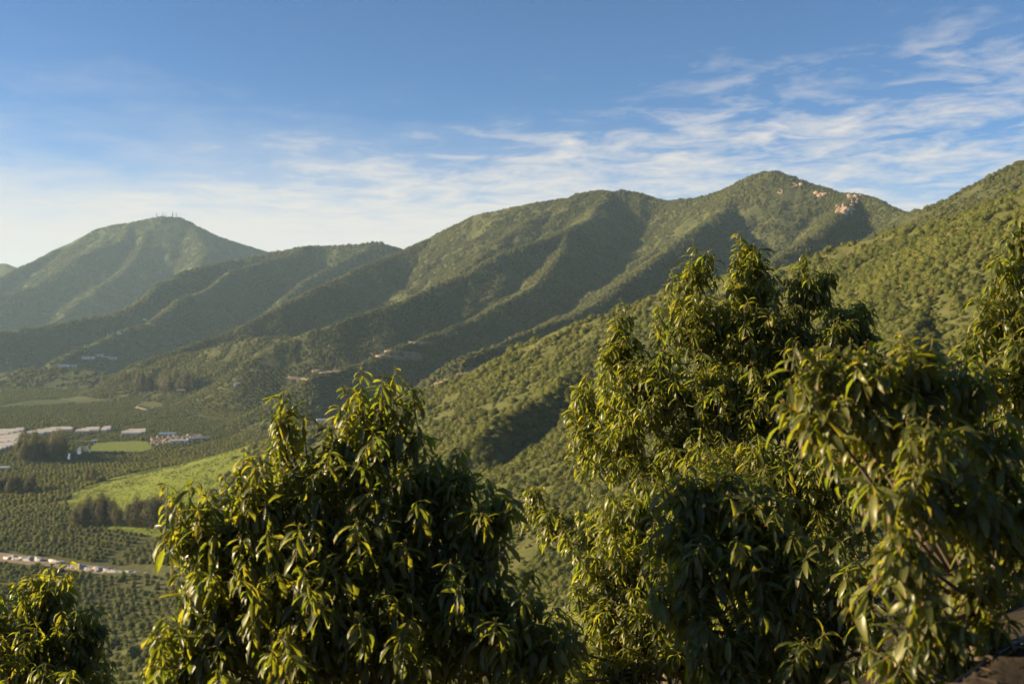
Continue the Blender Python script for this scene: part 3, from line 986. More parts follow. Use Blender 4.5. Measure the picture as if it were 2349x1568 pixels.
def avocado_tree(base_xy, lobes, tips, leaf_len, mat, seed, label, density=1.0, fruits=0, stem_r=0.06):
    r = np.random.default_rng(seed)
    bx, by = base_xy
    bz = float(terrain(np.array([bx]), np.array([by]))[0][0])
    base = np.array((bx, by, bz - 0.05))
    root = empty('avocado_tree', base, label=label, category='tree', group='avocado trees in the foreground')
    # --- lobes of the crown
    LB = []
    for (px, py, D, rx, ry) in lobes:
        c = at(px, py, D)
        LB.append((c, 0.92 * np.array((rx * D / FPX, 0.8 * max(rx, ry) * D / FPX, ry * D / FPX))))
    crown_c = np.mean([c for c, _ in LB], axis=0)
    # --- shoots: base point, tip point
    tip_l, dir_l, len_l = [], [], []
    sp = leaf_len * 1.18
    for c, R in LB:
        a = 4 * PI * ((R[0] * R[1]) ** 1.6 + (R[0] * R[2]) ** 1.6 + (R[1] * R[2]) ** 1.6) ** (1 / 1.6) / 3 ** (1 / 1.6)
        n = int(max(5, density * 0.72 * a / (sp * sp)))
        d = unit(r.normal(size=(n, 3)))
        d[:, 2] = np.where(d[:, 2] < -0.55, -d[:, 2], d[:, 2])
        rad = r.uniform(0.72, 1.0, n) ** 1.0
        inner = r.random(n) < 0.22
        rad[inner] = r.uniform(0.3, 0.7, inner.sum())
        outer = r.random(n) < 0.30
        rad[outer] = r.uniform(1.05, 1.45, outer.sum())
        P = c + d * R * rad[:, None]
        g = unit(d * np.array((1, 1, 0.6)) * 0.8 + np.array((0, 0, 0.95)) + r.normal(size=(n, 3)) * 0.25)
        tip_l.append(P)
        dir_l.append(g)
        len_l.append(r.uniform(1.6, 2.8, n) * leaf_len)
    if tips:
        P = np.array([at(*t) for t in tips])
        tip_l.append(P)
        dir_l.append(unit(np.array((0, 0, 1.0)) + r.normal(size=P.shape) * 0.15))
        len_l.append(np.full(len(P), 3.4 * leaf_len))
    TP, TD, TL = np.concatenate(tip_l), np.concatenate(dir_l), np.concatenate(len_l)
    ns = len(TP)
    # --- trunk, limbs
    mid = base + (crown_c - base) * np.array((0.35, 0.35, 0.5)) + r.normal(size=3) * 0.04
    mb = MB()
    pts = [base + (0, 0, -0.3), base, base * 0.6 + mid * 0.4 + r.normal(size=3) * 0.03, mid]
    mb.tube([p - base for p in pts], np.array((1.5, 1.25, 1.0, 0.85)) * stem_r, 10)
    link('trunk', mb.mesh('trunk', M_BARK, True), root)
    skel = [np.linspace(base, mid, 8)]
    for c, R in LB:
        e = c + np.array((0, 0, 0.25)) * R
        m1 = mid * 0.5 + e * 0.5 + np.array((0, 0, -0.12)) * np.linalg.norm(e - mid) + r.normal(size=3) * 0.05
        t = np.linspace(0, 1, 8)[:, None]
        cur = (1 - t) ** 2 * mid + 2 * t * (1 - t) * m1 + t * t * e
        mb = MB()
        mb.tube(cur - base, np.linspace(0.5, 0.10, 8) * stem_r, 7)
        link('branch', mb.mesh('branch', M_BARK, True), root)
        skel.append(cur)
    skel = np.concatenate(skel)
    # --- twigs
    mb = MB()
    SB = TP - TD * TL[:, None]
    for k in range(ns):
        d = np.linalg.norm(skel - SB[k], axis=1)
        a = skel[np.argmin(d)]
        b = SB[k]
        m1 = (a + b) / 2 - np.array((0, 0, 0.1)) * min(d.min(), 1.0)
        q = np.array([a, m1, b, b + (TP[k] - b) * 0.5, TP[k]])
        mb.tube(q - base, np.array((0.10, 0.075, 0.06, 0.05, 0.035)) * 0.085 * leaf_len / 0.19 * 1.2, 4, False)
    link('twigs', mb.mesh('twigs', M_TWIG, True), root, kind='stuff')
    # --- leaves: a whorl hanging round each shoot tip, fewer below
    per = 24
    tot = ns * per
    k = np.repeat(np.arange(ns), per)
    j = np.tile(np.arange(per), ns)
    f = (j / (per - 1)) ** 1.4                        # 0 = at the tip
    pos = TP[k] - TD[k] * (TL[k] * f * 0.92)[:, None]
    u = unit(np.cross(TD, np.array((0.13, 0.92, 0.2))))
    w = np.cross(TD, u)
    phi = j * 2.39996 + r.uniform(0, 6.28, ns)[k] + r.normal(0, 0.25, tot)
    out = np.cos(phi)[:, None] * u[k] + np.sin(phi)[:, None] * w[k]
    opening = np.radians(np.clip(r.normal(66, 17, tot) + 26 * f, 20, 125))
    d0 = unit(np.cos(opening)[:, None] * TD[k] + np.sin(opening)[:, None] * out)
    d0[:, 2] -= r.uniform(0.1, 1.1, tot)
    d0 = unit(d0)
    L = leaf_len * np.clip(np.exp(r.normal(-0.03, 0.24, tot)), 0.45, 1.5) * (1 - 0.35 * (f < 0.02))
    # those that point up bend more, those that hang bend less
    var = np.where(d0[:, 2] < -0.75, r.choice([0, 0, 1], tot), np.where(d0[:, 2] < -0.3, r.choice([1, 2, 5], tot), r.choice([2, 3, 3, 4, 5], tot)))
    up = np.array((0, 0, 1.0))
    Zv = unit(up - d0 * d0[:, 2:3] + out * 0.05)
    Yv = unit(np.cross(Zv, d0))
    Zv = np.cross(d0, Yv)
    roll = r.normal(0, 0.35, tot)
    Y2 = Yv * np.cos(roll)[:, None] + Zv * np.sin(roll)[:, None]
    Z2 = -Yv * np.sin(roll)[:, None] + Zv * np.cos(roll)[:, None]
    keep = r.random(tot) > 0.06
    # --- the leaves that show largest become single parts
    ctr = pos + d0 * (L * 0.5)[:, None]
    qx, qy, qd = project(ctr)
    infr = (qx > 0) & (qx < 2349) & (qy > 0) & (qy < 1568) & keep
    cell = (qx // 16).astype(int) * 1000 + (qy // 16).astype(int)
    order = np.argsort(qd)
    order = order[infr[order]]
    _, first = np.unique(cell[order], return_index=True)
    front = order[first]
    app = L[front] / qd[front] * np.abs(np.cross(d0[front], unit(ctr[front]))).max(axis=1)
    single = front[np.argsort(-app)[:300]]
    is_s = np.zeros(tot, bool)
    is_s[single] = True
    lm = leaf_meshes(mat)
    for s in single:
        o = bpy.data.objects.new('leaf', lm[var[s]])
        COL.objects.link(o)
        o.parent = root
        o.matrix_basis = Matrix(((d0[s, 0] * L[s], Y2[s, 0] * L[s], Z2[s, 0] * L[s], pos[s, 0] - base[0]),
                                 (d0[s, 1] * L[s], Y2[s, 1] * L[s], Z2[s, 1] * L[s], pos[s, 1] - base[1]),
                                 (d0[s, 2] * L[s], Y2[s, 2] * L[s], Z2[s, 2] * L[s], pos[s, 2] - base[2]), (0, 0, 0, 1)))
    VV, FF, UV, RN, off = [], [], [], [], 0
    for v_, (lv, lf, luv) in enumerate(LEAVES):
        idx = np.nonzero((var == v_) & keep & ~is_s)[0]
        if not len(idx):
            continue
        q = lv[None, :, :] * L[idx][:, None, None]
        X = q[..., 0:1] * d0[idx][:, None] + q[..., 1:2] * Y2[idx][:, None] + q[..., 2:3] * Z2[idx][:, None] + pos[idx][:, None] - base
        VV.append(X.reshape(-1, 3))
        FF.append((lf[None] + (np.arange(len(idx)) * len(lv))[:, None, None] + off).reshape(-1, 4))
        UV.append(np.tile(luv, (len(idx), 1)))
        RN.append(np.repeat(r.random(len(idx)), len(lv)))
        off += len(idx) * len(lv)
    link('foliage', mesh_np('foliage', np.concatenate(VV), np.concatenate(FF), mat, True, {'luv': np.concatenate(UV), 'lrnd': np.concatenate(RN)}), root, kind='stuff')
    ok = infr
    np.add.at(COVER, (np.clip(qy[ok] // 8, 0, COVER.shape[0] - 1).astype(int), np.clip(qx[ok] // 8, 0, COVER.shape[1] - 1).astype(int)), (L[ok] / qd[ok] * FPX / 40) ** 2)
    # --- flower buds on the shoot tips
    bud = np.nonzero(r.random(ns) < 0.55)[0]
    if tips:
        bud = np.union1d(bud, np.arange(ns - len(tips), ns))
    nb = 6
    V0, F0 = ICO1
    kb = np.repeat(bud, nb)
    c = TP[kb] + TD[kb] * (r.uniform(-0.02, 0.16, len(kb)) * leaf_len * 1.2)[:, None] + r.normal(size=(len(kb), 3)) * 0.035 * leaf_len * 1.3
    s = r.uniform(0.012, 0.026, len(kb)) * leaf_len * 1.25
    BV = (V0[None] * s[:, None, None] + c[:, None] - base).reshape(-1, 3)
    BF = (F0[None] + (np.arange(len(kb)) * len(V0))[:, None, None]).reshape(-1, 3)
    link('flower_buds', mesh_np('flower_buds', BV, BF, M_BUD, True), root, kind='stuff')
    # --- a few hanging fruits
    if fruits:
        prof = [(0.0, 0.055), (0.012, 0.05), (0.019, 0.035), (0.027, 0.008), (0.032, -0.02), (0.029, -0.045), (0.017, -0.062), (0.0, -0.066)]
        FV, FFc = [], []
        kk = 10
        for (rr, zz) in prof:
            for q in range(kk):
                FV.append((rr * math.cos(2 * PI * q / kk), rr * math.sin(2 * PI * q / kk), zz - 0.055))
        for a in range(len(prof) - 1):
            for q in range(kk):
                FFc.append((a * kk + q, (a + 1) * kk + q, (a + 1) * kk + (q + 1) % kk, a * kk + (q + 1) % kk))
        fm = mesh_np('fruit', np.array(FV), np.array(FFc), M_FRUIT, True)
        cand = np.argsort(qd[k * 0 + np.arange(tot)])
        cand = cand[infr[cand] & (j[cand] > 9)][: ns * 2]
        for s_ in r.choice(cand, min(fruits, len(cand)), replace=False):
            link('fruit', fm, root, pos[s_] - base + np.array((0, 0, -0.03)))
    return root, tot


def col(*pts):
    return list(pts)


total_leaves = 0
specs = [
    # middle left tree
    dict(base_xy=(-0.8, 7.4), seed=1, leaf_len=0.142, mat=M_LEAF, fruits=16, density=1.0,
         label='large avocado tree left of centre with tall lit double top over the valley',
         lobes=[(870, 935, 7.5, 72, 70), (655, 965, 7.3, 40, 58), (830, 1060, 7.4, 150, 95), (680, 1110, 7.2, 120, 85), (570, 1120, 7.1, 60, 70),
                (450, 1215, 7.0, 60, 70), (520, 1250, 7.0, 110, 95), (1000, 1150, 7.3, 150, 100), (1110, 1210, 7.1, 85, 90), (750, 1270, 7.1, 240, 120),
                (980, 1310, 7.1, 210, 120), (500, 1390, 6.9, 95, 110), (430, 1500, 6.8, 90, 90), (640, 1450, 6.9, 190, 130), (880, 1480, 6.9, 220, 130), (1120, 1420, 6.9, 150, 130), (1210, 1500, 6.7, 110, 100), (370, 1530, 6.9, 60, 45)],
         tips=[(830, 846, 7.5), (905, 846, 7.5), (878, 872, 7.4), (795, 888, 7.5), (945, 885, 7.5), (650, 896, 7.3), (690, 925, 7.3), (560, 1035, 7.1), (600, 1040, 7.1), (372, 1440, 6.9), (385, 1110, 7.0), (445, 1098, 7.0), (410, 1130, 7.0), (515, 1090, 7.1), (480, 1120, 7.1), (1010, 1040, 7.3), (960, 990, 7.4), (800, 1010, 7.3), (750, 1030, 7.3)]),
    # bottom left corner tree
    dict(base_xy=(-4.6, 10.6), seed=2, leaf_len=0.163, mat=M_LEAF, fruits=4, density=1.0,
         label='small avocado tree in the bottom left corner below the dirt strip',
         lobes=[(100, 1385, 10.4, 85, 70), (60, 1480, 10.2, 120, 80), (190, 1470, 10.3, 60, 75), (120, 1560, 10, 160, 60), (-40, 1440, 10.4, 90, 100)],
         tips=[(160, 1283, 10.4), (118, 1300, 10.4), (70, 1320, 10.4), (205, 1375, 10.4), (235, 1440, 10.3), (30, 1400, 10.3)]),
    # middle right tree
    dict(base_xy=(3.0, 13.6), seed=3, leaf_len=0.160, mat=M_LEAF, fruits=6, density=0.95,
         label='tall sunlit avocado tree right of centre with several upright leafy tops',
         lobes=[(1420, 775, 13, 32, 60), (1420, 850, 13, 50, 60), (1595, 630, 13, 48, 45), (1705, 630, 13.3, 50, 75), (1745, 650, 13.3, 40, 50), (1860, 660, 13, 58, 55), (1930, 730, 13.2, 65, 50),
                (1340, 925, 13, 38, 55), (1345, 1010, 12.9, 45, 45), (1460, 900, 12.8, 90, 90), (1590, 760, 13, 95, 90), (1730, 770, 13, 120, 90), (1860, 800, 12.9, 110, 80),
                (1970, 790, 13.1, 60, 50), (1560, 920, 12.6, 150, 100), (1740, 930, 12.6, 150, 100), (1900, 900, 12.6, 120, 90), (1430, 1030, 12.6, 90, 75), (1620, 1060, 12.3, 170, 90)],
         tips=[(1424, 688, 13), (1412, 720, 13), (1590, 562, 13), (1630, 575, 13), (1545, 625, 13), (1697, 533, 13.3), (1742, 572, 13.3), (1715, 560, 13.3), (1850, 575, 13), (1838, 605, 13), (1895, 620, 13), (1345, 858, 13), (1320, 905, 13), (1510, 740, 12.9), (1985, 700, 13.2), (1310, 985, 12.9)]),
    # lower centre tree
    dict(base_xy=(2.0, 12.2), seed=4, leaf_len=0.163, mat=M_LEAF, fruits=3, density=1.0,
         label='lower avocado tree between the two large ones with a branch reaching left',
         lobes=[(1225, 1150, 13.6, 28, 35), (1265, 1195, 13.4, 42, 35), (1340, 1200, 13.2, 60, 35), (1400, 1210, 12.8, 60, 50), (1470, 1180, 12.4, 80, 60), (1420, 1310, 12.2, 110, 90),
                (1540, 1290, 12, 110, 110), (1390, 1430, 11.8, 85, 90), (1500, 1460, 11.5, 130, 110), (1420, 1550, 11.3, 120, 60), (1290, 1490, 11, 80, 80), (1240, 1560, 10, 110, 60), (1650, 1500, 11.2, 130, 100), (1880, 1090, 10.8, 150, 70), (1720, 1080, 11, 120, 70), (1800, 1200, 11, 160, 100), (1770, 1400, 11, 160, 150)],
         tips=[(1208, 1112, 13.6), (1240, 1118, 13.6), (1385, 1148, 12.8), (1445, 1130, 12.6), (1290, 1170, 13.3), (1530, 1030, 12)]),
    # dark tree in front
    dict(base_xy=(1.9, 7.6), seed=5, leaf_len=0.156, mat=M_LEAFB, fruits=3, density=1.0,
         label='dark shaded avocado tree at the bottom right of centre, lit only along its top',
         lobes=[(1610, 1120, 7.6, 95, 55), (1570, 1200, 7.5, 75, 75), (1720, 1180, 7.5, 130, 90), (1600, 1320, 7.2, 110, 110), (1780, 1310, 7.2, 150, 120), (1650, 1470, 7.0, 120, 100), (1830, 1480, 6.9, 150, 110), (1960, 1370, 6.9, 110, 120)],
         tips=[(1575, 1050, 7.6), (1620, 1058, 7.6), (1670, 1075, 7.6), (1520, 1110, 7.5), (1500, 1150, 7.5)]),
    # near right tree
    dict(base_xy=(2.55, 5.3), seed=6, leaf_len=0.136, mat=M_LEAFB, fruits=2, density=1.0, stem_r=0.042,
         label='nearest avocado tree at lower right with brown leaf tips hanging over the soil bank',
         lobes=[(1890, 850, 5.3, 75, 50), (1870, 930, 5.2, 75, 50), (2000, 850, 5.3, 85, 60), (1980, 1000, 5.6, 95, 55), (2010, 1090, 5.6, 70, 60), (2110, 840, 5.4, 95, 60), (2060, 940, 5.3, 120, 60), (2210, 900, 5.5, 80, 80), (2120, 1020, 4.9, 85, 60),
                (2070, 1110, 4.8, 75, 65), (2180, 1110, 4.9, 80, 80), (2050, 1260, 4.75, 62, 55), (2110, 1300, 4.75, 80, 60), (2240, 1200, 5.0, 90, 90), (2290, 1060, 5.2, 85, 100), (2120, 1410, 4.8, 90, 55), (2210, 1450, 4.8, 60, 35), (2270, 1450, 4.9, 60, 40), (2080, 1490, 4.8, 70, 40), (2250, 1330, 5.0, 80, 60), (2340, 1200, 5.2, 60, 110)],
         tips=[(1825, 795, 5.3), (1870, 800, 5.3), (1950, 785, 5.3), (1985, 790, 5.3), (2065, 765, 5.4), (2140, 780, 5.4), (2080, 965, 4.9), (2130, 960, 4.9), (2180, 985, 5)]),
    # right edge tree
    dict(base_xy=(4.5, 9.3), seed=7, leaf_len=0.156, mat=M_LEAF, fruits=3, density=1.0,
         label='tall avocado tree cut off by the right edge, its top against the hillside',
         lobes=[(2345, 560, 9.2, 32, 45), (2335, 630, 9.1, 45, 45), (2290, 720, 9, 50, 40), (2350, 730, 9, 70, 60), (2250, 800, 8.8, 40, 35), (2320, 830, 8.6, 80, 70), (2260, 870, 8.4, 55, 50), (2370, 930, 8.6, 100, 80), (2420, 800, 9, 90, 150)],
         tips=[(2340, 488, 9.2), (2315, 530, 9.2), (2290, 595, 9.1), (2240, 680, 9.0), (2270, 690, 9.0), (2300, 580, 9.1), (2215, 780, 8.8), (2230, 850, 8.4)]),
    # seen through the gap under the near tree
    dict(base_xy=(5.6, 12.0), seed=8, leaf_len=0.163, mat=M_LEAF, fruits=0, density=0.7,
         label='bright avocado foliage glimpsed beside the trunk in the bottom right corner',
         lobes=[(2330, 1390, 11.5, 90, 80), (2230, 1470, 11.5, 70, 50), (2420, 1350, 11.5, 100, 110), (2060, 1540, 10.5, 90, 50)], tips=[]),
]
for s in specs:
    _, n = avocado_tree(**s)
    total_leaves += n
print('leaves', total_leaves)

# irrigation hose along the edge of the terrace, soil bank clods
hp = []
for t in np.linspace(-1.2, 4.5, 40):
    x, y = EDGE0 + np.array((0.714, 0.70)) * t + EDGEN * (0.04 + 0.02 * math.sin(t * 2.3))
    z = float(terrain(np.array([x]), np.array([y]))[0][0]) + 0.02
    hp.append((x, y, z))
mb = MB()
mb.tube(hp, 0.011, 8)
link('irrigation_hose', mb.mesh('irrigation_hose', M_HOSE, True), label='black irrigation hose along the top edge of the soil bank', category='hose')

# clods and fallen leaves on the soil bank
r_ = np.random.default_rng(77)
nc = 1400
cx_, cy_ = r_.uniform(0.3, 4.2, nc), r_.uniform(2.2, 6.0, nc)
cz_ = terrain(cx_, cy_)[0]
cs_ = 0.006 * np.exp(np.abs(r_.normal(0, 0.55, nc)))
CV = (lump(ICO1[0], 5)[None] * cs_[:, None, None] * r_.uniform(0.6, 1.4, (nc, 1, 3)) + np.stack([cx_, cy_, cz_], -1)[:, None]).reshape(-1, 3)
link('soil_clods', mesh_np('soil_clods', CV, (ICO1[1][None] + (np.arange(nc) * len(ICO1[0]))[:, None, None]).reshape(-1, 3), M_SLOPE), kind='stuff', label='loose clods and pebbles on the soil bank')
nl_ = 700
lx, ly = r_.uniform(0.3, 4.2, nl_), r_.uniform(2.2, 6.5, nl_)
lz = terrain(lx, ly)[0] + 0.012
lv, lf, luv = LEAVES[0]
an = r_.uniform(0, 6.28, nl_)
Ls = r_.uniform(0.08, 0.16, nl_)
q = lv[None] * Ls[:, None, None]
LV = np.stack([q[..., 0] * np.cos(an)[:, None] - q[..., 1] * np.sin(an)[:, None], q[..., 0] * np.sin(an)[:, None] + q[..., 1] * np.cos(an)[:, None], q[..., 2] * 0.4], -1) + np.stack([lx, ly, lz], -1)[:, None]
link('leaf_litter', mesh_np('leaf_litter', LV.reshape(-1, 3), (lf[None] + (np.arange(nl_) * len(lv))[:, None, None]).reshape(-1, 4), plain('dead_leaf', (0.13, 0.08, 0.045), 0.8, 0.4, 6.0), True), kind='stuff', label='dry fallen leaves on the soil bank')

# ------------------------------------------------------------------ single shrubs and orchard trees that show largest, the rest as masses
def hidden(P):
    qx, qy, qd = project(P)
    ok = (qx > 4) & (qx < 2345) & (qy > 4) & (qy < 1564)
    c = COVER[np.clip(qy // 8, 0, COVER.shape[0] - 1).astype(int), np.clip(qx // 8, 0, COVER.shape[1] - 1).astype(int)]
    return ~ok | (c > 0.4), qd


def strict_vis(P, tall):
    r = np.hypot(P[:, 0], P[:, 1])
    az = np.degrees(np.arctan2(P[:, 0], P[:, 1]))
    i = np.clip(np.rint(np.interp(az, azs, np.arange(NA))).astype(int), 0, NA - 1)
    j = np.clip(np.interp(r, RR, np.arange(NR)).astype(int), 1, NR - 1)
    return (P[:, 2] + tall) / r >= CM[i, j - 1]


def singles(name, P, S, meshes, label, cat, group, n=300):
    hid, qd = hidden(P + np.array((0, 0, 1.5)))
    app = S[:, 0] / qd
    app[hid | ~strict_vis(P, 2.5)] = -1
    o = np.argsort(-app)[:n]
    o = o[app[o] > 0]
    for k in o:
        ob = bpy.data.objects.new(name, meshes[k % len(meshes)])
        COL.objects.link(ob)
        ob.location = P[k]
        ob.scale = S[k]
        ob.rotation_euler = (0, 0, k * 2.4)
        ob['label'], ob['category'], ob['group'] = label, cat, group
    rest = np.ones(len(P), bool)
    rest[o] = False
    return P[rest], S[rest]


NP, NS_ = singles('hillside_shrub', NP, NS_, HILL_ME, 'rounded green shrub growing on the near sunlit hillside', 'shrub', 'shrubs on the near hillside')
OP, OS = singles('orchard_tree', OP, OS, ORCH_ME, 'small round orchard tree planted in rows on the valley floor', 'tree', 'orchard trees in rows')
RPTS, RS = singles('row_tree', RPTS, RS, ROW_ME, 'low yellow green tree in the sunlit rows of the valley floor', 'tree', 'yellow green trees in rows', 200)
scatter('hillside_scrub', NP, NS_, C_HILL, 'dense green scrub covering the near hillside', 5)
scatter('mountain_scrub', MP, MS, C_MOUNT, 'dark green woodland covering the big mountain', 4)
scatter('far_woodland', LP, LS, C_MOUNT, 'hazy woodland on the distant ridges', 4)
scatter('orchard_rows', OP, OS, C_ORCH, 'orchard trees filling the valley floor', 4)
if len(RPTS):
    scatter('yellow_rows', RPTS, RS, C_ROW, 'yellow green rows beyond the nearest ones', 3)

# tufts on the grassy knoll
kx, ky = sample(60000, 700, 1000, -26, 2)
kh, kl, kv = lookup(kx, ky)
g = clump(kx, ky, 16, 91) * 0.6 + clump(kx, ky, 5, 95) * 0.4
m = (kl == KI['knoll']) & kv & (g > 0.36 + 0.3 * rng.random(len(kx)))
kr = rng.uniform(0.2, 0.6, m.sum())
M_TUFT = foliage_mat('knoll_tuft', (0.10, 0.13, 0.02), (0.15, 0.185, 0.03), (0.2, 0.22, 0.04), 0.3, (0.2, 0.25, 0.03), 0.02)
C_TUFT = proto_collection('tuft_shapes', [foliage_mesh('tuft', M_TUFT, s, 60, 0.3, 1.0, 0.55) for s in (61, 62)])
scatter('grass_tufts', np.stack([kx[m], ky[m], kh[m] - 0.1], -1), np.stack([kr, kr, kr], -1), C_TUFT, 'low green tufts on the grassy knoll', 2)

# ------------------------------------------------------------------ tall trees in groves
TALL_ME = [foliage_mesh('crown', F_TALL, s, 1500, 0.085, 0.22, 0.46, True) for s in (71, 72, 73, 74)]
tm = MB()
tm.tube([(0, 0, -0.05), (0.003, 0, 0.2), (0, 0.004, 0.5), (0, 0, 0.8)], [0.022, 0.017, 0.012, 0.005], 6)
TRUNK_ME = tm.mesh('trunk', M_BARK)


def grove(outline, n, h0, h1, label, group, seed):
    r = random.Random(seed)
    xs = [p[0] for p in outline]
    ys = [p[1] for p in outline]
    c = 0
    while c < n:
        px, py = r.uniform(min(xs), max(xs)), r.uniform(min(ys), max(ys))
        if not inside(np.array([px]), np.array([py]), outline)[0]:
            continue
        p = hit(px, py)
        H = r.uniform(h0, h1)
        root = empty('tall_tree', p, label=label, category='tree', group=group)
        root.scale = (H * r.uniform(0.8, 1.2), H * r.uniform(0.8, 1.2), H)
        root.rotation_euler = (0, 0, r.uniform(0, 6.28))
        link('crown', TALL_ME[c % 4], root, (0, 0, 0.06))
        link('trunk', TRUNK_ME, root)
        c += 1


grove([z2(190, 1200), z2(190, 1120), z2(400, 1090), z2(620, 1090), z2(630, 1160), z2(560, 1190), z2(350, 1215)], 46, 17, 27, 'tall dark tree in the grove beside the white plastic greenhouses', 'dark grove by the greenhouses', 1)
grove([z2(1340, 510), z2(1350, 490), z2(1900, 480), z2(1900, 505), z2(1600, 520)], 34, 20, 36, 'slender tall tree in the far grove above the reservoir', 'far grove by the reservoir', 2)
grove([z3(520, 470), z3(560, 440), z3(900, 440), z3(1270, 455), z3(1300, 480), z3(1000, 478), z3(600, 475)], 44, 13, 21, 'tall brownish tree in the windbreak below the grassy knoll', 'windbreak below the knoll', 3)
grove([z3(-60, 245), z3(-60, 225), z3(260, 215), z3(270, 232), z3(100, 245)], 18, 11, 17, 'tall dark tree in the row at the left edge', 'tree row at the left edge', 4)
grove([z3(550, 165), z3(560, 155), z3(650, 150), z3(660, 165)], 3, 11, 15, 'dark tree standing alone among the yellow green rows', 'lone trees among the rows', 5)
grove([z2(1150, 430), z2(1160, 410), z2(1240, 410), z2(1240, 425)], 4, 16, 24, 'slender tree left of the far grove', 'trees left of the far grove', 6)

# ------------------------------------------------------------------ buildings, greenhouses, reservoir, yard
def greenhouse(poly, label):
    c = poly.mean(axis=0)
    root = empty('greenhouse', (c[0], c[1], FLOOR), label=label, category='greenhouse', group='white plastic greenhouses on the valley floor')
    P = poly - c
    # spans run across the outline, side by side; each is an arched strip clipped to the outline
    ax = np.array((math.cos(0.25), math.sin(0.25)))
    nx = np.array((-ax[1], ax[0]))
    s = P[:, :2] @ nx
    w = 11.0
    k0, k1 = int(math.floor(s.min() / w)), int(math.ceil(s.max() / w))
    for k in range(k0, k1):
        mids = (k + 0.5) * w
        ts = []
        for i in range(len(P)):
            a, b = P[i], P[(i + 1) % len(P)]
            sa, sb = a[:2] @ nx - mids, b[:2] @ nx - mids
            if (sa > 0) != (sb > 0):
                t = sa / (sa - sb)
                ts.append(((a + (b - a) * t)[:2]) @ ax)
        if len(ts) < 2:
            continue
        t0, t1 = min(ts), max(ts)
        if t1 - t0 < 6:
            continue
        n = 7
        V, F = [], []
        for t in (t0, t1):
            for q in range(n):
                u = -1 + 2 * q / (n - 1)
                ps = mids + u * (w / 2 - 0.15)
                z = 3.0 + 1.7 * math.sqrt(max(0, 1 - u * u * 0.98))
                xy = ax * t + nx * ps
                V.append((xy[0], xy[1], z))
            for u in (1, -1):
                xy = ax * t + nx * (mids + u * (w / 2 - 0.15))
                V.append((xy[0], xy[1], 0))
        m_ = n + 2
        for q in range(m_):
            F.append((q, (q + 1) % m_, (q + 1) % m_ + m_, q + m_))
        F += [tuple(range(m_))[::-1], tuple(range(m_, 2 * m_))]
        mb = MB()
        mb.add(V, F)
        link('span', mb.mesh('span', M_PLASTIC), root)


for p, l in zip(HOUSES, ('farthest long plastic greenhouse at the left edge', 'middle plastic greenhouse at the left edge beside the grove', 'nearest plastic greenhouse at the left edge',
                         'wide plastic greenhouse just behind the dark grove', 'narrow greenhouse right of the wide one behind the grove', 'tiny greenhouse at the end of the greenhouse row', 'white greenhouse standing apart above the green field')):
    greenhouse(p, l)

# lined reservoir with its earth bank
c = RESV.mean(axis=0)
root = empty('reservoir', (c[0], c[1], FLOOR), label='lined reservoir with dark blue water and a tan earth bank', category='reservoir')
out0, top0, top1, inn = grow(RESV, 12), grow(RESV, 3), RESV, grow(RESV, -9)
rings = [(out0, 0.0), (top0, 1.6), (top1, 1.6), (inn, -1.0)]
nv = len(RESV)
Vr = np.concatenate([np.column_stack([p[:, 0] - c[0], p[:, 1] - c[1], np.full(nv, z)]) for p, z in rings])
link('bank', mesh_np('bank', Vr[:3 * nv], np.array([(a * nv + i, a * nv + (i + 1) % nv, (a + 1) * nv + (i + 1) % nv, (a + 1) * nv + i) for a in (0, 1) for i in range(nv)]), M_DIRT), root)
link('liner', mesh_np('liner', Vr[2 * nv:], np.array([(i, (i + 1) % nv, nv + (i + 1) % nv, nv + i) for i in range(nv)]), M_LINER), root)
wv = grow(RESV, -3) - c
wv[:, 2] = 0.8
me = bpy.data.meshes.new('water')
me.from_pydata(wv.tolist(), [], [tuple(range(nv))])
me.materials.append(M_WATER)
link('water', me, root)


def shed(p, w, d, h, rz, wall, roof, label, name='shed', pitch=0.25, door=True):
    root = empty(name, p, label=label, category='building')
    root.rotation_euler = (0, 0, rz)
    mb = MB()
    mb.box((0, 0, h / 2 - 0.5), (w, d, h + 1))
    mb.add([(-w / 2, -d / 2, h), (-w / 2, d / 2, h), (-w / 2, 0, h + pitch * d / 2), (w / 2, -d / 2, h), (w / 2, d / 2, h), (w / 2, 0, h + pitch * d / 2)], [(0, 2, 1), (3, 4, 5)])
    link('wall', mb.mesh('wall', wall), root)
    mb = MB()
    e = 0.35
    for s in (-1, 1):
        a = np.array([(-w / 2 - e, s * (d / 2 + e), h - pitch * e), (w / 2 + e, s * (d / 2 + e), h - pitch * e), (w / 2 + e, 0, h + pitch * d / 2), (-w / 2 - e, 0, h + pitch * d / 2)]) + (0, 0, 0.05)
        mb.add(np.concatenate([a, a + (0, 0, 0.15)]), [(0, 1, 2, 3), (7, 6, 5, 4), (0, 4, 5, 1), (1, 5, 6, 2), (2, 6, 7, 3), (3, 7, 4, 0)])
    link('roof', mb.mesh('roof', roof), root)
    if door:
        mb = MB()
        mb.box((w * 0.2, -d / 2 - 0.03, h * 0.35), (min(3, w * 0.25), 0.1, h * 0.7))
        link('door', mb.mesh('door', M_DARK), root)
        for q in (-0.3, -0.05):
            mb = MB()
            mb.box((w * q, -d / 2 - 0.03, h * 0.6), (w * 0.12, 0.1, h * 0.25))
            link('window', mb.mesh('window', M_DARK), root)
    return root


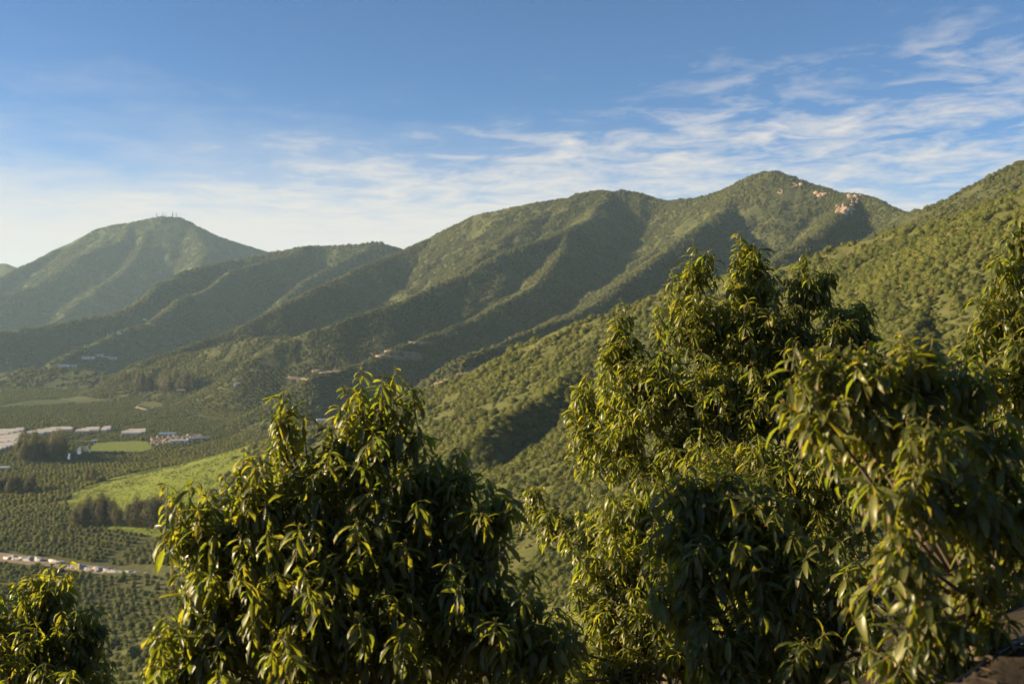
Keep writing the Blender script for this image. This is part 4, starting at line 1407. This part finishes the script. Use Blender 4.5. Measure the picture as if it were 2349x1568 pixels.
shed(hit(544, 886), 9, 6, 4.0, 0.3, M_WHITE, M_ROOF, 'small white house on the orchard slope left of the tree tops')
shed(hit(416, 906), 14, 7, 8, 0.2, M_TAN, M_TAN, 'tan block building at the right end of the reservoir grove', pitch=0.1)
shed(floor_pt(*z2(1645, 938)), 20, 9, 3.5, 0.1, M_WHITE, M_BLUEROOF, 'blue roofed shed behind the storage yard')
shed(floor_pt(*z2(1750, 1003)), 22, 8, 3.0, 0.15, M_WHITE, M_ROOF, 'pale roofed shed inside the storage yard')
shed(floor_pt(*z2(1940, 980)), 26, 7, 3.0, 0.5, M_TAN, M_BLUEROOF, 'long grey blue shed at the right end of the storage yard')
shed(floor_pt(*z2(925, 1003)), 6, 5, 3.0, 0.3, M_WHITE, M_ROOF, 'tiny white hut at the corner of the green field')
shed(floor_pt(*z2(20, 1272)), 14, 7, 3.0, 0.2, M_WHITE, M_ROOF, 'pale shed at the left edge in front of the grove')
shed(hit(740, 968, 700), 16, 8, 3.2, 0.3, M_WHITE, M_ROOF, 'pale shed half hidden behind the tall tree top')
for q, (px, py, w, l) in enumerate(((146, 842, 26, 'white farm building at the foot of the dark ridge, left one'), (168, 842, 16, 'white farm building at the foot of the dark ridge, right one'),
                                    (203, 824, 30, 'green roofed hall in the far hamlet'), (226, 818, 22, 'tallest pale hall in the far hamlet'), (244, 823, 18, 'small pale hall in the middle of the far hamlet'),
                                    (258, 824, 20, 'rightmost blue roofed hall in the far hamlet'), (332, 737, 9, 'tiny white house on the spur below the mast mountain'), (273, 767, 8, 'tiny white hut low on the spur'))):
    shed(hit(px, py, 1200), w, 9, 4.5, 0.2, M_WHITE, (M_ROOF, M_BLUEROOF)[q % 2], l)

# clutter in the storage yard: pallets, poles, piles
mb = MB()
rr_ = random.Random(5)
xy0, xy1 = YARD[:, :2].min(0), YARD[:, :2].max(0)
cnt = 0
while cnt < 420:
    x, y = rr_.uniform(xy0[0], xy1[0]), rr_.uniform(xy0[1], xy1[1])
    if inside(np.array([x]), np.array([y]), YARD)[0]:
        h = rr_.uniform(0.4, 2.6)
        mb.box((x, y, FLOOR + 0.35 + h / 2), (rr_.uniform(0.8, 4.5), rr_.uniform(0.8, 2.5), h), rr_.uniform(0, 3.1))
        cnt += 1
link('yard_clutter', mb.mesh('yard_clutter', M_PALLET), kind='stuff', label='stacked pallets and crates cluttering the storage yard')

# tarp covered heaps along the dirt strip
heaps = [z3(x, y) for x, y in ((75, 690), (120, 694), (165, 697), (215, 700), (262, 704), (395, 722), (515, 757), (560, 762), (605, 766), (650, 772), (700, 776), (745, 781), (790, 786), (835, 791), (905, 800), (950, 806), (1000, 812), (1050, 818), (1100, 822), (1165, 833))]
for q, (px, py) in enumerate(heaps):
    p = floor_pt(px, py)
    r = np.random.default_rng(400 + q)
    V0 = lump(ICO2[0], 300 + q, 0.35) * np.array((5.4 * r.uniform(0.8, 1.2), 2.6 * r.uniform(0.8, 1.3), 2.1 * r.uniform(0.7, 1.2)))
    V0 = V0 + r.normal(size=V0.shape) * 0.18
    ang = -0.32
    R = np.array([[math.cos(ang), -math.sin(ang), 0], [math.sin(ang), math.cos(ang), 0], [0, 0, 1]])
    grp = 'left' if q < 6 else 'right'
    lab = 'grey tarp covered heap on the left stretch of the dirt strip' if q < 6 else 'grey tarp covered heap on the long right stretch of the dirt strip'
    link('covered_heap', mesh_np('covered_heap', V0 @ R.T, ICO2[1], M_TARP, False), None, (p[0], p[1], FLOOR + 0.4), label=lab, category='heap', group='covered heaps on the %s of the dirt strip' % grp)

# dirt tracks cut into the slopes
def track(pts, w, mat, label, dmin=600.0, lift=1.2):
    P = []
    for a, b in zip(pts[:-1], pts[1:]):
        for t in np.linspace(0, 1, 8, endpoint=False):
            P.append(hit(a[0] + (b[0] - a[0]) * t, a[1] + (b[1] - a[1]) * t, dmin))
    P = np.array(P)
    d = np.gradient(P[:, :2], axis=0)
    d /= np.linalg.norm(d, axis=1)[:, None] + 1e-9
    n = np.stack([-d[:, 1], d[:, 0], np.zeros(len(P))], -1)
    A, B = P + n * w / 2, P - n * w / 2
    for q in (A, B):
        q[:, 2] = np.maximum(lookup(q[:, 0], q[:, 1])[0], P[:, 2]) + lift
    k = len(P)
    V = np.concatenate([A, B, A - (0, 0, 6), B - (0, 0, 6)])
    F = []
    for i in range(k - 1):
        F += [(i, i + 1, k + i + 1, k + i), (i, 2 * k + i, 2 * k + i + 1, i + 1), (k + i, k + i + 1, 3 * k + i + 1, 3 * k + i)]
    link('dirt_track', mesh_np('dirt_track', V, np.array(F), mat), kind='structure', label=label)


track([(862, 793), (890, 806), (930, 812), (970, 816)], 7, M_DIRT, 'tan track on the terraced slope, upper one')
track([(852, 812), (875, 818), (920, 822), (975, 822)], 8, M_DIRT, 'tan track on the terraced slope, lower one')
track([(935, 785), (960, 790), (1000, 790)], 5, M_DIRT, 'thin tan track just under the terraced crest')
track([(720, 852), (745, 856), (790, 855)], 10, M_DIRT, 'tan cutting on the slope left of the terraces')
track([(660, 870), (690, 872), (720, 871)], 8, M_DIRT, 'low tan cutting above the white house')

track([(978, 893), (1005, 882), (1040, 868), (1075, 857), (1105, 847)], 7, M_DIRT, 'tan road along the crest of the near hill', 700)

# bare banks and slabs of rock
def rock(px, py, w, h, dmin, label, seed, mat=M_ROCK, depth=0.5, n=7, name='rock_outcrop'):
    c = hit(px, py, dmin)
    D = c[1]
    r = np.random.default_rng(seed)
    root = empty(name, c, label=label, category='rock')
    W, H = w * D / FPX, h * D / FPX
    for k in range(n):
        a, b = r.uniform(-0.4, 0.4), r.uniform(-0.4, 0.4)
        p = hit(px + a * w, py + b * h, dmin)
        if np.linalg.norm(p - c) > 2.5 * max(W, H):
            continue
        V0 = ICO2[0].copy()
        nrm = r.normal(size=(14, 3))
        nrm /= np.linalg.norm(nrm, axis=1)[:, None]
        for q in nrm:
            d = V0 @ q
            V0 -= np.maximum(d - r.uniform(0.55, 0.8), 0)[:, None] * q
        s = np.array((W * 0.30, W * depth * 0.42, H * 0.34)) * r.uniform(0.35, 1.1, 3)
        V0 = V0 * s
        link('boulder', mesh_np('boulder', V0, ICO2[1], mat), root, p - c)


rock(1938, 480, 40, 36, 1200, 'large pink rock face below the right shoulder of the peak', 1, n=22)
rock(1962, 458, 34, 24, 1200, 'pale crag on the ridge just above the large rock face', 2, n=18)
rock(1885, 447, 40, 16, 1200, 'broken rocks on the ridge between peak and shoulder', 3, n=8)
rock(1825, 425, 34, 14, 1200, 'rocks just right of the highest peak', 4, n=7)
rock(1790, 440, 16, 16, 1200, 'narrow rock slab below the highest peak', 5, n=5)
rock(1600, 490, 14, 8, 1200, 'small rocks left of the highest peak', 6, n=3)
rock(2325, 398, 26, 20, 800, 'rocks high on the shoulder at the right edge', 7, n=6)
rock(1078, 968, 60, 16, 400, 'red earth cutting in the gully of the near hill', 8, M_REDSOIL, 0.4, 9, 'earth_bank')
rock(1300, 1072, 34, 8, 350, 'small red earth bank low on the near hill', 9, M_REDSOIL, 0.4, 5, 'earth_bank')

# ------------------------------------------------------------------ radio masts on the far summit
def mast(px, top, w, label):
    p = hit(px, 506, 4000)
    zs = np.array([p[2]])
    # stand it on the crest
    ys = np.linspace(4700, 5150, 200)
    d = at(px, 600, 1.0)
    hs, _, _ = lookup(d[0] * ys, ys)
    k = np.argmax(hs / ys)
    p = np.array((d[0] * ys[k], ys[k], hs[k]))
    H = max(12.0, float(at(px, top, p[1])[2] - p[2]))
    root = empty('radio_mast', p, label=label, category='mast', group='radio masts on the far summit')
    for s in ((-1, -1), (1, -1), (1, 1), (-1, 1)):
        mb = MB()
        mb.tube([(s[0] * w, s[1] * w, -3), (s[0] * w * 0.45, s[1] * w * 0.45, H * 0.8)], 0.75, 5)
        link('leg', mb.mesh('leg', M_STEEL), root)
    mb = MB()
    for q in range(8):
        z = H * 0.1 * q
        ww = w * (1 - 0.55 * q / 8)
        for a, b in (((-1, -1), (1, -1)), ((1, -1), (1, 1)), ((1, 1), (-1, 1)), ((-1, 1), (-1, -1))):
            mb.tube([(a[0] * ww, a[1] * ww, z), (b[0] * ww, b[1] * ww, z + H * 0.1)], 0.4, 4)
    link('bracing', mb.mesh('bracing', M_STEEL), root)
    mb = MB()
    mb.tube([(0, 0, H * 0.75), (0, 0, H)], 0.6, 5)
    link('antenna', mb.mesh('antenna', M_STEEL), root)


mast(360, 486, 0.9, 'thin radio mast, leftmost on the far summit')
mast(371, 494, 0.8, 'very short radio mast, second from left on the summit')
mast(375, 484, 1.0, 'slim radio mast, third from left on the summit')
mast(381, 491, 1.2, 'short radio mast, fourth from left on the summit')
mast(397, 483, 1.7, 'tallest and thickest radio mast on the far summit')
mast(405, 485, 1.2, 'radio mast, rightmost on the far summit')

# ------------------------------------------------------------------ haze
lo, hi = FLOOR - 5.0, float(GH.max()) + 80
mb = MB()
mb.box((0, 0, (lo + hi) / 2), (19600, 19600, hi - lo))
hz = bpy.data.materials.new('haze_air')
hz.use_nodes = True
ht = hz.node_tree
ht.nodes.clear()
pv = N(ht, 'ShaderNodeVolumePrincipled')
pv.inputs['Color'].default_value = (0.55, 0.77, 1.0, 1)
pv.inputs['Density'].default_value = 5.2e-5
pv.inputs['Anisotropy'].default_value = 0.1
ho = N(ht, 'ShaderNodeOutputMaterial')
ht.links.new(pv.outputs[0], ho.inputs['Volume'])
link('haze', mb.mesh('haze', hz), kind='stuff', label='thin pale haze filling the valley air')
